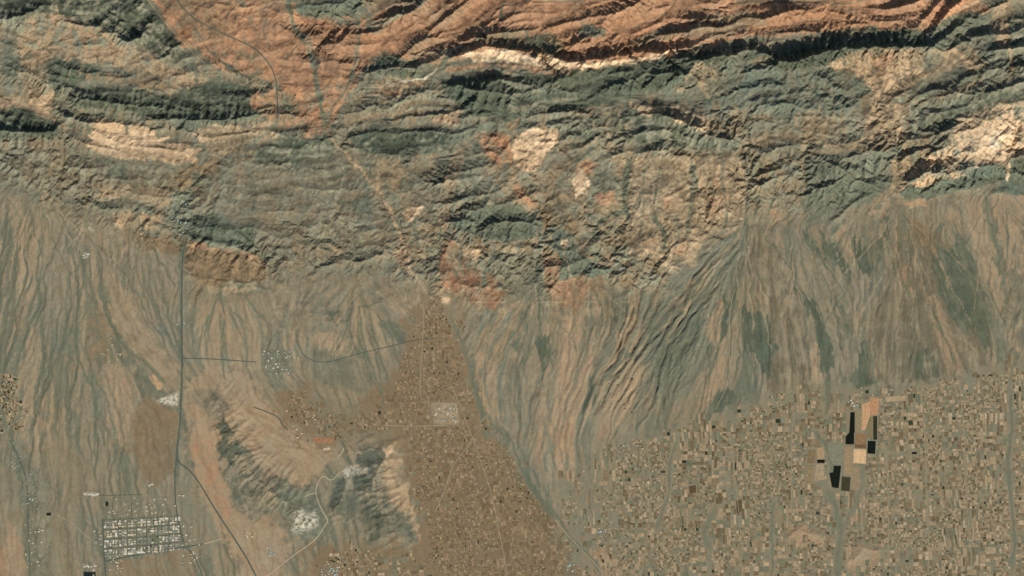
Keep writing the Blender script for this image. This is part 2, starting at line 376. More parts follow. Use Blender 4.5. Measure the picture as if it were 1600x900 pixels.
    (P("790,125 850,128 900,150 860,165 800,160"), 'teal', 'rock', 'b', 8, .45, .8),
    (P("800,170 840,160 860,172 830,182"), 'ltan', 'rock', 'b', 4, .5, .7),
    (P("720,200 790,195 800,212 750,214 690,230 700,210"), 'rock', 'teal', 'b', 6, .4, .9),
    (P("860,185 935,182 985,160 1010,160 1060,188 1110,214 1158,216 1150,235 1060,250 985,250 930,225 870,215"), 'rockd', 'rock', 'c', 6, .45, 1),
    (P("930,180 975,170 980,200 950,222 930,215"), 'rock', 'rockt', 'c', 5, .4, .8),
    (P("985,165 1030,160 1075,175 1115,195 1150,205 1140,214 1105,205 1060,186 1010,176"), 'rockt', 'ltan', 'c', 4, .45, .95),
    (P("1020,160 1070,110 1100,104 1160,100 1255,104 1300,110 1345,120 1368,140 1340,165 1300,180 1260,190 1215,190 1165,170 1110,165 1060,160"), 'rock', 'teal', 'c', 8, .45, 1),
    (P("1090,105 1110,108 1150,140 1120,150 1080,140 1060,140"), 'rock', 'rockt', 'c', 5, .4, .9),
    (P("1165,160 1215,185 1290,200 1330,220 1280,235 1200,240 1165,235"), 'rockt', 'rock', 'b', 8, .5, .95),
    (P("1250,178 1280,176 1300,190 1290,222 1252,222"), 'brn', 'rockt', 'c', 6, .4, .8),
    (P("1290,98 1330,92 1400,72 1460,72 1550,84 1560,100 1530,110 1480,130 1430,132 1400,150 1410,180 1400,220 1350,220 1360,180 1368,145 1350,120"), 'rockt', 'ltan', 'c', 7, .5, .95),
    (P("1360,90 1385,78 1400,90 1372,130 1366,142"), 'org2', 'otan', 'c', 5, .4, .8),
    (P("1440,80 1475,78 1470,105 1440,110"), 'rock', 'teal', 'n', 6, .5, .6),
    (P("1390,150 1412,150 1412,162 1390,162"), 'teal', 'rock', 'n', 3, .4, .9),
    (P("1416,140 1460,120 1500,105 1540,110 1500,135 1450,145 1420,155"), 'rock', 'rockd', 'b', 6, .5, .9),
    (P("1414,162 1460,165 1462,190 1440,215 1415,215"), 'teal', 'rock', 'c', 4, .5, .9),
    (P("1150,90 1180,70 1250,62 1320,48 1400,44 1445,40 1450,70 1400,76 1340,80 1295,92 1250,108 1190,100"), 'rockd', 'rockk', 'b', 5, .5, 1),
    (P("1445,50 1480,18 1505,4 1535,10 1552,26 1540,50 1560,80 1540,95 1500,70 1470,76 1448,70"), 'rock', 'rockd', 'b', 5, .5, 1),
    (P("1560,20 1620,14 1620,150 1580,135 1560,120 1540,100 1560,80 1572,60 1566,40"), 'rockd', 'rock', 'b', 5, .5, 1),
    (P("1535,100 1575,95 1580,120 1540,125"), 'rockd', 'rock', 'b', 5, .5, .9),
    (P("1440,190 1470,160 1530,140 1600,130 1620,130 1620,150 1560,162 1500,182 1480,200 1450,215"), 'rockd', 'rock', 'b', 5, .45, 1),
    (P("1412,285 1420,268 1450,244 1480,226 1496,188 1530,172 1560,162 1625,150 1625,238 1590,240 1570,258 1545,262 1520,270 1490,282 1440,294"), 'crm', 'rock', 'c', 6, .36, 1),
    (P("1530,200 1560,190 1590,196 1580,225 1550,240 1525,235"), 'wht', 'crm', 'n', 6, .4, .9),
    (P("1500,178 1540,172 1560,178 1520,200 1500,205"), 'rockt', 'ltan', 'b', 5, .4, .6),
    (P("1545,215 1560,205 1570,225 1550,238"), 'white', 'wht', 'n', 5, .4, .9),
    (P("1408,302 1420,286 1445,292 1490,284 1522,270 1535,258 1560,262 1580,250 1625,236 1625,292 1580,298 1530,296 1480,310 1440,314 1412,314"), 'rockd', 'teal', 'b', 4, .4, 1),
    (P("1565,240 1576,258 1576,278 1572,282 1568,262"), 'crm', 'wht', 'n', 3, .3, .8),
    (P("1260,245 1300,232 1360,226 1410,228 1414,262 1402,296 1370,306 1335,334 1300,352 1262,350 1250,320 1252,280"), 'rock', 'rockd', 'b', 6, .5, 1),
    (P("1290,228 1340,224 1390,222 1390,236 1330,240 1300,242"), 'brn', 'rockt', 'b', 5, .4, .8),
    (P("1390,262 1412,235 1425,230 1412,290 1400,305 1388,300"), 'rockt', 'ltan', 'n', 4, .4, .9),
    (P("1165,245 1245,245 1256,300 1250,345 1215,340 1200,310 1170,310"), 'rockt', 'rock', 'c', 7, .5, .95),
    (P("740,240 940,220 1160,240 1210,320 1150,350 1080,380 1040,440 990,460 930,440 880,340 830,320 760,300"), 'rockt', 'rock', 'n', 8, .45, 1),
    (P("960,250 1060,250 1160,248 1160,340 1110,380 1060,420 1000,400 960,320"), 'rockt', 'ltan', 'n', 12, .4, .7),
    (P("850,330 900,350 920,420 960,450 900,440 880,390 850,350"), 'rockt', 'brn', 's', 6, .45, .9),
    (P("742,212 772,205 802,214 802,240 800,268 812,290 836,312 850,328 824,326 806,308 790,272 764,250"), 'org', 'rockt', 'n', 5, .38, .9),
    (P("780,255 795,255 800,275 788,278"), 'fang', 'fang', 'n', 2, .3, .9),
    (P("798,240 808,212 834,197 868,206 874,218 850,244 836,266 812,268"), 'crm', 'ltan', 'n', 4, .35, 1),
    (P("895,280 912,270 920,282 912,305 900,310"), 'wht', 'crm', 'n', 4, .4, .95),
    (P("895,262 915,246 930,255 925,275 900,278"), 'org', 'rockt', 'n', 5, .5, .8),
    (P("928,270 950,262 975,285 960,310 930,295"), 'rockd', 'rock', 'b', 5, .5, .8),
    (P("930,308 955,300 960,320 938,330"), 'otan', 'org', 'n', 5, .5, .8),
    (P("1030,300 1050,300 1060,330 1040,325"), 'org', 'otan', 'n', 5, .5, .7),
    (P("1105,310 1140,300 1140,330 1110,340"), 'org', 'otan', 'n', 7, .5, .6),
    (P("1115,275 1130,278 1130,300 1118,296"), 'org', 'otan', 'n', 5, .5, .6),
    (P("1048,390 1072,378 1078,400 1050,404"), 'org', 'otan', 'n', 5, .5, .7),
    (P("1005,375 1025,372 1025,395 1010,395"), 'org', 'otan', 'n', 5, .5, .6),
    (P("1200,330 1212,322 1222,340 1210,345"), 'org', 'otan', 'n', 4, .5, .6),
    (P("1360,318 1395,305 1398,325 1372,345 1355,340"), 'ltan', 'teal', 'n', 5, .5, .8),
    (P("1410,314 1446,312 1448,322 1415,324"), 'org', 'ltan', 'n', 3, .5, .8),
    (P("700,350 735,326 800,325 838,340 842,372 790,378 750,372 715,366"), 'teal', 'rockd', 'b', 5, .5, 1),
    (P("858,368 878,352 898,372 912,405 930,412 958,418 962,432 925,438 880,432 868,400"), 'teal', 'rockd', 'b', 4, .5, 1),
    (P("872,370 890,372 890,388 874,388"), 'crm', 'rock', 'n', 4, .5, .6),
    (P("680,405 700,375 722,380 732,420 770,430 794,444 784,490 752,482 720,466 686,444"), 'red', 'rockt', 'n', 6, .42, .9),
    (P("724,388 752,370 764,390 746,408 728,412"), 'rockt', 'ltan', 'n', 3, .4, .95),
    (P("618,395 640,372 652,410 640,424 622,418"), 'org2', 'rockt', 's', 6, .5, .8),
    (P("640,360 690,330 705,350 690,380 660,400 648,380"), 'rock', 'rockt', 'n', 6, .5, .8),
    (P("770,400 830,400 860,440 830,470 790,470"), 'fang', 'rock', 's', 7, .45, .9),
    (P("850,390 880,400 870,440 850,440"), 'red', 'brn', 'n', 5, .5, .8),
    (P("850,440 910,430 925,450 900,490 862,470"), 'org2', 'brn', 's', 5, .5, .85),
    # the red basin in the north
    (BASIN, 'org', 'org2', 'b', 5, .4, 1),
    (P("225,-20 300,-20 560,-20 560,110 500,215 430,130 340,108 262,40"), 'org', 'mud', 'n', 8, .3, .9),
    (P("400,20 520,40 552,60 548,110 480,140 430,110 400,70"), 'org2', 'red', 'n', 10, .4, .7),
    (P("250,-20 330,-20 370,40 340,70 290,40"), 'brn', 'org2', 's', 8, .4, .8),
    (P("430,-20 600,-20 690,-20 640,20 590,32 540,30 470,20"), 'rock', 'teal', 'b', 5, .5, 1),
    (P("560,20 610,22 600,50 570,55"), 'teal2', 'rock', 'b', 5, .5, .8),
    (P("490,20 545,26 585,28 560,42 500,40"), 'rock', 'rockd', 'b', 4, .5, .9),
    (P("405,2 450,2 460,12 448,30 490,45 460,48 440,30"), 'wash', 'org2', 'n', 4, .4, .5),
    (P("640,60 690,60 720,72 690,100 640,92"), 'otan', 'rockt', 'b', 8, .4, .7),
    (P("562,110 590,96 608,88 640,94 670,102 680,110 668,122 650,105 610,100 580,118"), 'gry', 'dkg', 'n', 3, .4, 1),
    (P("565,118 600,106 640,104 664,110 660,122 600,118 575,124"), 'rockk', 'rockd', 'c', 3, .5, 1),
    (P("748,62 800,46 860,50 880,70 868,92 830,82 780,72"), 'rockd', 'brn', 'c', 4, .45, .95),
    (P("900,44 925,38 952,52 945,62 900,58"), 'rock', 'rockd', 'b', 4, .5, .95),
    (P("984,60 1040,40 1060,44 1050,60 1000,76"), 'rock', 'brn', 'b', 4, .5, .8),
    (P("1080,30 1180,20 1200,40 1120,60 1070,56"), 'brn', 'rockt', 'b', 5, .5, .8),
    (P("720,84 760,80 800,82 850,90 890,98 935,98 985,92 1040,82 1060,78 1060,84 1000,98 940,104 890,110 850,106 800,98 740,96"), 'wht', 'crm', 'n', 2.5, .35, .95),
    (P("735,96 800,98 850,106 890,112 850,116 780,108 700,116 690,108"), 'org2', 'rockt', 'b', 3, .4, .95),
    (P("560,-20 800,-20 740,60 690,80 640,80 600,70"), 'org2', 'rockt', 'b', 8, .3, .5),
    (P("1440,10 1520,-10 1540,14 1480,20 1450,35"), 'crm', 'org', 'b', 4, .5, .7),
    (P("1560,14 1610,8 1610,20 1570,22"), 'crm', 'otan', 'b', 3, .4, .9),
    (P("1550,15 1566,12 1575,60 1560,80 1552,50"), 'ltan', 'rockt', 'n', 3, .5, .8),
]

HILLS = [
    (P("340,655 354,662 372,690 392,720 420,738 450,752 480,768 505,790 512,812 496,834 462,836 430,822 400,812 366,798 352,762 344,720"), 'ftan', 'hillr', 'c', 8, .55, .85),
    (P("341,658 356,666 361,690 374,714 366,730 354,738 346,712"), 'hillr', 'hill2', 'c', 4, .6, .95),
    (P("354,746 384,732 402,744 420,757 412,784 430,800 424,812 400,806 380,798 362,794"), 'hillr', 'ftan', 'c', 4, .42, .9),
    (P("396,738 412,736 414,752 400,750"), 'ftan', 'hillr', 'c', 4, .4, .7),
    (P("440,772 452,764 475,772 500,790 511,808 500,828 470,838 446,826 432,800"), 'hillr', 'teal2', 'c', 4, .5, .85),
    (P("418,760 436,764 432,790 420,784"), 'ftan', 'hillr', 'c', 4, .45, .7),
    (P("300,612 330,606 352,618 362,640 340,660 315,640 300,628"), 'hillr', 'olv', 'n', 9, .5, .75),
    (P("545,760 575,770 600,800 625,815 650,846 636,852 616,838 596,838 586,852 576,850 570,830 548,815 530,808 512,806 512,790 530,765"), 'hillr', 'ftan', 'c', 6, .4, .85),
    (P("556,706 578,700 604,706 598,724 580,732 558,724"), 'hillr', 'hill2', 'c', 4, .6, .95),
    (P("549,746 570,742 578,756 570,768 552,764"), 'hillr', 'hill2', 'n', 4, .6, .95),
    (P("511,792 522,764 534,744 541,750 530,778 521,802"), 'hill2', 'rockd', 'n', 4, .5, .95),
    (P("575,785 600,800 610,818 594,832 584,852 577,850 576,820 562,800"), 'hill2', 'hillr', 'c', 4, .5, .8),
    (P("540,775 556,772 560,800 545,806"), 'hillr', 'hill2', 'c', 4, .5, .7),
    (P("604,700 626,704 628,740 640,790 656,842 636,812 612,784 600,762 598,735"), 'otan', 'ltan', 'c', 6, .35, .9),
    (P("605,790 634,808 650,846 616,822"), 'hillr', 'teal', 'c', 5, .5, .75),
    (P("310,660 332,664 340,700 336,720 315,690"), 'ltan', 'otan', 'n', 9, .5, .6),
    (P("458,812 460,800 470,792 478,800 492,798 500,812 494,826 470,834 456,832"), 'white', 'teal2', 'f', 7, .42, 1),
    (P("534,736 548,728 560,726 572,732 566,738 548,742 546,752 540,752"), 'white', 'ftan', 'f', 5, .45, .95),
    (P("598,700 612,696 616,706 602,718"), 'crm', 'ltan', 'n', 3, .4, .8),
    (P("244,628 262,618 280,611 279,634 262,634"), 'white', 'gry', 'f', 2.5, .35, 1),
    (P("672,628 714,629 718,664 678,664"), 'ltan', 'gry', 'f', 1.5, .4, .9),
    (P("126,769 154,770 154,777 132,776"), 'white', 'wash', 'f', 1.5, .5, .9),
    (P("688,464 706,464 704,476 690,474"), 'crm', 'ltan', 'n', 3, .4, .9),
    (P("126,396 141,394 140,404 128,404"), 'white', 'wash', 'f', 2, .5, .8),
    (P("156,812 282,806 290,858 236,866 166,878 160,840"), 'gry', 'wash', 'f', 2, .5, .9),
    (P("156,774 222,774 224,808 250,788 270,800 280,808 158,814"), 'tan2', 'wash', 'f', 2, .5, .8),
    (P("410,546 456,546 460,582 418,586"), 'wash', 'gry', 'f', 3, .5, .8),
    (P("168,880 300,860 304,905 168,905"), 'tan2', 'brn', 'n', 4, .5, .8),
    (P("270,305 300,300 298,368 272,368 264,345"), 'teal', 'teal2', 'f', 4, .5, .8),
]

# dry stream beds and gravel bands: (line, width, colour, opacity)
WASHES = [
    (P("455,-20 452,15 462,42 480,70 488,98 496,130 503,165 508,205"), 6, 'wash', .95), (P("478,50 490,80 496,110"), 9, 'wash', .7), (P("556,20 562,45 556,90 549,118 540,140"), 2.6, 'wash', .95),
    (P("550,125 535,150 518,170 510,200"), 5, 'wash', .7), (P("790,-10 782,30 752,58 728,72 700,92 678,112"), 4, 'wash', .9), (P("690,84 712,74 722,70"), 1.6, 'white', .8), (P("684,108 676,116 662,124 640,126 600,132"), 2.2, 'white', .85),
    (P("415,30 412,55 425,75"), 3, 'wash', .7), (P("470,70 450,85 440,100"), 2, 'wash', .8), (P("365,-10 355,20 350,48"), 3, 'wash', .6), (P("300,30 320,70 350,100 400,125"), 3.5, 'rockd', .7), (P("322,75 345,98 372,112 398,128"), 4, 'hill2', .85),
    (P("75,178 76,120 62,60"), 2, 'ltan', .8), (P("74,178 40,132 28,110"), 2, 'ltan', .8), (P("74,178 100,140 120,100"), 1.5, 'ltan', .5), (P("74,178 92,195 120,205"), 3, 'otan', .6),
    (P("432,140 437,170 435,190 412,210 380,235 340,258"), 3, 'teal2', .85), (P("340,258 325,285 300,292 288,306 296,330 298,350 284,372 282,400 281,450 284,560 283,640 276,720 274,780"), 3.6, 'teal', .8),
    (P("292,292 280,305 280,360"), 4, 'teal', .6), (P("508,200 530,232 555,255 578,282 600,308 616,345 630,380 642,418 660,450 690,480"), 3.6, 'otan', .85), (P("1162,170 1167,235 1169,280 1166,330 1160,360"), 5, 'ftan', .8), (P("1416,150 1418,200 1410,250 1404,290 1402,320"), 5, 'rockt', .85),
    (P("1560,0 1572,30 1574,70 1580,105 1572,130"), 3, 'ltan', .85), (P("76,165 92,195 104,230 98,270 95,310"), 4, 'mud', .8), (P("1256,225 1256,260 1256,300 1254,345"), 3, 'rockt', .8), (P("1365,110 1366,150 1362,185 1350,215 1320,240"), 3, 'otan', .7), (P("840,190 820,205 806,215"), 3, 'rockt', .6), (P("840,330 843,370 840,410 838,450"), 5, 'mud', .8), (P("880,370 882,400 896,440 905,470"), 2.5, 'rockt', .7), (P("530,395 500,370"), 2, 'tan', .6),
    (P("1165,235 1169,280 1166,330 1163,360 1157,400 1151,440"), 2.6, 'teal', .9), (P("1170,330 1165,400 1150,450 1143,500 1140,560 1138,606"), 3.2, 'dkg', .8), (P("1148,440 1141,480 1138,540 1136,600"), .8, 'teal2', .9),
    (P("1185,240 1190,275 1186,310 1178,345"), 4, 'dkg', .8), (P("1190,360 1236,420 1242,450 1262,484"), 2.2, 'dkg', .9), (P("1232,340 1236,400 1240,440"), 2.2, 'dkg', .9), (P("1218,345 1236,372 1242,345"), 1.4, 'teal', .7),
    (P("985,245 980,272 976,320 984,350"), 7, 'dkg', .9), (P("1010,250 1005,290 1004,330"), 4, 'fang', .7), (P("1055,330 1060,370 1050,410"), 4, 'fang', .7), (P("1130,240 1128,280 1135,320 1130,360"), 5, 'fang', .75), (P("930,340 905,380 900,420"), 5, 'fang', .7), (P("870,300 880,340 890,380"), 5, 'cone', .7), (P("1205,250 1210,290 1204,330"), 3, 'wash', .7), (P("1020,395 1000,420 985,440"), 4, 'fang', .7), (P("1035,250 1026,285 1020,330 1026,350"), 2.2, 'dkg', .85), (P("1018,335 1030,350 1040,375 1036,395"), 7, 'dkg', .95), (P("978,334 958,334 935,348 922,372"), 7, 'dkg', .95),
    (P("1000,300 998,320 1002,304 1022,298"), 2.2, 'rockd', .9), (P("1005,345 1000,362 992,385"), 3, 'dkg', .8), (P("1082,250 1084,280 1080,310 1076,340 1074,372"), 8, 'fang', .9), (P("1076,240 1086,275 1096,320"), 1.3, 'hill2', .9),
    (P("1098,245 1100,270 1112,292 1114,310"), 3, 'fang', .8), (P("960,345 930,400 925,420"), 1.4, 'dkg', .8), (P("985,365 965,390 962,410"), 1.4, 'dkg', .8),
    (P("940,228 910,242 892,262 878,280 862,305"), 7, 'fang', .9), (P("905,240 880,262 858,290 846,312"), 5, 'brn', .6), (P("868,292 862,312"), 5, 'dkg', .9), (P("970,250 940,270 930,280"), 1.5, 'hill2', .8),
    (P("715,372 722,395 716,420 708,440"), 2.6, 'wash', .9), (P("762,396 748,404 730,412 716,418"), 2.2, 'wash', .85), (P("770,400 758,425 755,450"), 5, 'wash', .95), (P("844,300 845,370 840,410 838,450"), 3, 'teal', .8), (P("870,390 845,420 830,450 815,470"), 1.6, 'teal', .7),
    (P("690,350 682,385 668,405 650,425"), 2.2, 'wash', .8), (P("838,445 844,480 843,515 848,530"), 2.4, 'dkg', .95), (P("830,470 826,500 822,525"), 1.8, 'teal', .9), (P("845,575 848,605 838,640 830,680"), 1.6, 'teal', .8),
    (P("790,460 776,490 765,520 757,560 758,610 772,650"), 3, 'teal2', .8), (P("805,480 785,500 770,530"), 2, 'teal2', .7), (P("700,490 720,530 738,590 748,630 770,665 800,690"), 4.5, 'wash', .75),
    (P("770,650 800,690 815,735 838,770 866,800 890,840 925,875 945,905"), 6, 'wash', .8), (P("820,735 850,790 868,812"), 6, 'dkg', .5), (P("600,470 560,480 570,540 595,610 600,640"), 4, 'wash', .7), (P("565,520 575,560"), 5, 'teal', .6),
    (P("1400,325 1401,350 1392,375 1380,395 1378,430 1365,460 1350,490 1338,520"), 1.2, 'teal2', .95), (P("1378,430 1362,462 1340,500 1335,530"), 2.8, 'tan', .6), (P("1350,515 1352,560 1358,600"), 1, 'teal2', .9),
    (P("1494,410 1505,430 1514,455"), 1, 'tan', .7), (P("1440,450 1448,490 1450,535"), 1.2, 'teal2', .8), (P("1450,470 1468,510 1485,550 1490,580 1484,610"), 2.2, 'dkg', .85), (P("1500,420 1530,500 1545,560"), 2.2, 'dkg', .8), (P("1572,310 1575,380 1568,430 1572,510 1580,560"), 2.6, 'wash', .8), (P("1590,370 1578,420 1565,450"), 2.5, 'wash', .8), (P("1535,290 1545,340 1560,400 1568,440"), 2.6, 'wash', .8),
    (P("1160,480 1170,520 1180,570 1180,620"), 2.6, 'dkg', .8), (P("1290,585 1296,620 1290,650"), 5, 'dkg', .6), (P("1258,500 1262,560 1266,600"), 3, 'teal', .7), (P("1205,560 1215,600"), 5, 'dkg', .5),
    (P("1290,760 1306,790 1314,830 1310,870 1306,910"), 9, 'wash', .6), (P("1345,700 1350,760 1330,800 1316,830"), 6, 'wash', .4), (P("1270,670 1290,690 1300,730 1306,770"), 5, 'wash', .8), (P("1578,600 1582,660 1576,720 1580,780 1586,830 1582,900"), 6, 'wash', .8), (P("1210,780 1206,830 1208,905"), 5, 'wash', .7),
    (P("1060,680 1048,720 1046,770 1035,800 1025,830"), 5, 'wash', .7), (P("1120,790 1100,830 1110,860"), 7, 'wash', .6), (P("910,660 915,700 918,750 910,790"), 3.5, 'teal2', .7), (P("810,690 822,720 850,760 866,800"), 2.5, 'wash', .6),
    (P("12,330 18,380 30,420 22,450"), 2, 'wash', .9), (P("52,330 55,370 68,400 60,450 65,520"), 3, 'wash', .9), (P("85,400 92,430 100,470 112,520"), 2, 'wash', .7), (P("112,370 128,405 140,440 150,500"), 3, 'wash', .7), (P("215,330 220,380 225,450 220,480"), 2, 'wash', .7), (P("118,500 122,560 150,620 148,680 148,760"), 3.6, 'wash', .85), (P("140,580 165,620 180,680 200,740 204,770"), 2.2, 'wash', .9), (P("168,425 196,470 222,520 246,562 268,596"), 11, 'tan', .8), (P("150,440 165,490 192,540 236,575 262,604"), 4.5, 'wash', .85), (P("200,440 226,500 256,545 284,575"), 3, 'mud', .7), (P("82,480 78,560 84,610"), 2, 'wash', .7),
    (P("0,640 20,690 30,740 40,800 42,900"), 5, 'wash', .7), (P("75,700 85,760 88,800"), 2, 'wash', .8), (P("92,800 110,840 116,880"), 1.4, 'wash', .8), (P("125,770 130,810 142,825"), 1.2, 'hillr', .9), (P("300,650 294,700 300,745"), 6, 'fang', .6), (P("345,445 350,500 346,560 352,600"), 2.4, 'wash', .8), (P("380,460 395,480 410,500"), 3, 'wash', .7), (P("420,500 418,540"), 1, 'dkg', .8),
]

# distributaries spread out from every canyon mouth
fr = random.Random(21)
for ax, ay, rch in APEX:
    main = {1403: .05, 1242: .4, 1163: -.25, 1562: 0, 345: 0}.get(ax, 0)
    for k in range(int(6 + rch / 9)):
        a = main + fr.uniform(-.72, .72); x, y = ax + fr.uniform(-3, 3), ay + fr.uniform(0, 8)
        bend = fr.uniform(-.012, .012) - a * .004; pts = [(x, y)]; L = rch * fr.uniform(.6, 1.6); m = 0
        skip = fr.uniform(0, .45) * L
        while m < L:
            a = max(-.85, min(.85, (a + bend + fr.uniform(-.16, .16)) * .985)); x += 8 * math.sin(a); y += 8 * math.cos(a); m += 8
            if m > skip: pts.append((x, y))
        pts = pts[1:] if skip > 10 else pts
        if len(pts) > 3 and y < 640: WASHES.append((pts, fr.uniform(.8, 2.1), fr.choice(('dkg', 'dkg', 'wash', 'tan', 'otan')), fr.uniform(.5, .85)))

# ridges: crest line (shadowed face to its left as one walks the line), height m, width of shadowed side, width of sunny side
RIDGES = [
    (P("-20,40 20,34 45,22 70,8"), 130, 22, 24), (P("98,33 125,40 150,40 165,30"), 110, 13, 16), (P("165,50 186,58 201,67 216,63 225,54"), 190, 30, 20), (P("222,73 232,76 241,66 250,60"), 60, 8, 10), (P("170,44 190,20 215,-10"), 90, 14, 14), (P("188,60 206,34 236,8"), 110, 12, 10), (P("205,64 224,44 245,24"), 110, 12, 10),
    (P("252,106 262,90 275,75"), 70, 12, 12), (P("105,166 150,164 200,168 235,172"), 150, 26, 14), (P("235,190 262,192 300,190 340,193 376,190 402,178"), 190, 34, 12), (P("-20,206 20,205 60,206 100,202"), 140, 26, 16), (P("186,180 215,184 232,190 246,192"), 80, 9, 10), (P("118,150 140,157 160,158"), 50, 8, 8), (P("75,96 110,108 140,116 165,114"), 70, 12, 12),
    (P("500,23 525,24 547,27"), 40, 5, 8), (P("488,2 540,4 560,-6"), 50, 7, 10), (P("598,24 632,21 656,13 690,-4"), 80, 10, 22), (P("562,119 590,114 606,108 640,107 662,116"), 120, 13, 16), (P("650,62 676,60 694,52"), 60, 7, 16), (P("600,70 614,64 628,58"), 45, 5, 12), (P("660,50 690,30 710,10"), 40, 6, 12), (P("700,60 745,55 775,50 800,44"), 50, 7, 12), (P("755,40 772,22 790,5"), 60, 7, 10),
    (P("715,84 760,76 800,76 850,80 880,93 905,97 935,93 975,84 1010,78 1040,77 1080,68 1110,62"), 140, 15, 15), (P("896,74 930,61 974,54"), 90, 14, 24), (P("972,57 1010,42 1050,29 1100,25"), 80, 9, 26), (P("985,13 1020,12 1055,10"), 40, 5, 10), (P("1040,50 1080,44 1120,40"), 45, 6, 10), (P("1060,70 1100,56 1150,50"), 50, 7, 8),
    (P("700,130 740,142 790,150 815,160"), 130, 20, 22), (P("652,188 684,180 706,170 728,168"), 80, 10, 14), (P("556,212 600,206 640,202 680,204"), 90, 14, 14), (P("430,214 470,222 502,222 530,212"), 90, 14, 12), (P("415,250 435,259 452,250"), 70, 9, 9), (P("830,182 874,173 902,173 938,182"), 100, 9, 22), (P("820,150 870,144 920,150"), 80, 14, 20), (P("930,140 970,130 1010,118 1050,112"), 130, 22, 22), (P("1000,160 1010,140 1030,120 1055,104"), 100, 14, 18),
    (P("1020,172 1050,186 1075,193 1095,206 1112,216 1140,221 1160,222"), 170, 22, 26), (P("880,220 930,205 960,195 985,172"), 80, 12, 14), (P("960,240 990,215 1010,200"), 70, 9, 14),
    (P("1080,98 1130,86 1175,78 1200,88 1238,98 1262,86 1300,78 1350,74 1400,74 1450,73"), 260, 30, 30), (P("1205,140 1230,120 1256,98"), 70, 6, 20), (P("1440,75 1460,50 1478,25 1500,6"), 110, 16, 14), (P("1460,72 1484,48 1500,28 1520,16"), 80, 9, 10), (P("1500,62 1540,50 1575,52 1600,45"), 90, 12, 16), (P("1535,82 1565,72 1600,72"), 100, 12, 14), (P("1540,112 1580,101 1600,105"), 110, 14, 14), (P("1555,22 1575,14"), 60, 8, 10),
    (P("1478,152 1520,147 1562,138 1600,132"), 140, 14, 18), (P("1450,178 1490,173 1520,165"), 80, 10, 12), (P("1440,206 1462,202 1486,199"), 90, 9, 10), (P("1408,290 1424,278 1440,256 1460,236"), 60, 8, 30), (P("1500,208 1520,202 1534,194 1550,184"), 50, 5, 14), (P("1535,232 1550,226 1560,214 1580,208"), 50, 5, 20), (P("1498,240 1530,222 1545,210"), 40, 5, 14), (P("1420,278 1436,270 1450,262"), 50, 6, 14),
    (P("1468,298 1500,295 1520,292 1535,281"), 80, 11, 16), (P("1415,306 1440,302 1470,304"), 60, 8, 12), (P("1560,284 1580,276 1605,276"), 70, 10, 16), (P("1256,238 1300,252 1322,246 1360,239 1402,240"), 150, 13, 36), (P("1334,280 1372,294"), 70, 8, 12), (P("1260,300 1300,290 1330,270"), 80, 10, 16), (P("1300,345 1330,320 1370,300"), 60, 8, 14), (P("1392,150 1402,148 1412,152"), 60, 8, 14),
    (P("1360,205 1376,182 1400,190"), 60, 7, 14), (P("1300,180 1340,160 1352,150"), 60, 8, 14), (P("536,409 570,407 600,396 602,380"), 60, 9, 10), (P("502,417 540,411"), 50, 6, 10), (P("692,350 715,344 735,332 760,326"), 70, 9, 14), (P("742,311 770,301 796,283"), 55, 6, 14), (P("760,350 800,345 840,352"), 60, 9, 12), (P("868,400 890,390 905,400 930,425"), 55, 9, 10), (P("640,345 652,332 662,322"), 45, 20, 5),
    (P("170,282 200,280 240,284"), 40, 7, 12), (P("280,296 300,285 330,275"), 40, 8, 10), (P("90,258 130,262 180,258"), 45, 10, 12), (P("330,352 365,360 400,352"), 50, 12, 12), (P("420,330 470,336 520,330"), 40, 10, 12), (P("440,290 500,300 560,296"), 36, 9, 12), (P("150,325 200,330 245,335"), 40, 10, 12), (P("300,382 350,388 398,396"), 50, 16, 20), (P("290,432 340,442 400,446"), 40, 16, 10), (P("1105,378 1120,372 1128,374"), 40, 5, 10), (P("1135,356 1150,352 1165,352"), 30, 4, 20), (P("1050,400 1062,396"), 25, 4, 8), (P("990,418 1010,412 1030,420"), 35, 6, 8), (P("700,440 730,446 780,452"), 40, 10, 12),
    # the lone hills stand with their shadowed face to the west
    (P("470,822 452,790 420,772 398,752 380,724 366,700 352,668 346,645"), 68, 22, 48), (P("600,838 596,800 578,770 584,742 602,712"), 62, 26, 40), (P("556,708 580,702 600,706"), 45, 20, 10), (P("520,806 534,776 546,744"), 55, 14, 14), (P("644,846 622,812 600,796"), 50, 14, 14), (P("476,826 490,812 486,790"), 60, 16, 16), (P("330,640 345,622"), 40, 16, 16),
    (P("1230,842 1250,826 1280,838"), 30, 12, 12), (P("1325,884 1350,858 1378,862"), 30, 12, 12),
]

# how rugged each stretch of mountain is: (outline, relief m, grain in map units)
RUGGED = [
    (FRONT, 95), (P("300,225 560,235 640,260 700,320 700,470 420,460 200,400 0,330 0,240"), 58), (BASIN, 62), (P("215,-20 300,-20 440,60 540,60 560,120 500,215 430,130 300,80"), 66),
    (P("25,60 90,20 190,55 300,120 260,146 120,105 40,120"), 85), (P("840,240 1160,245 1200,330 1080,400 1040,450 960,450 880,340 850,330"), 72),
    (P("720,120 1100,80 1480,40 1620,10 1620,160 1460,220 1410,150 1300,180 1165,180 1150,240 980,250 860,200 720,190"), 130), (P("1290,95 1550,85 1480,130 1400,150 1400,220 1350,220"), 75), (P("1410,290 1500,180 1620,140 1620,300 1410,314"), 120),
    (P("680,400 720,375 790,440 780,490 720,470"), 25), (P("700,340 840,325 960,420 960,440 880,435 800,375 720,370"), 95), (P("1070,20 1470,-20 1470,45 1100,70"), 90), (P("0,320 300,415 420,450 0,450"), 20),
]
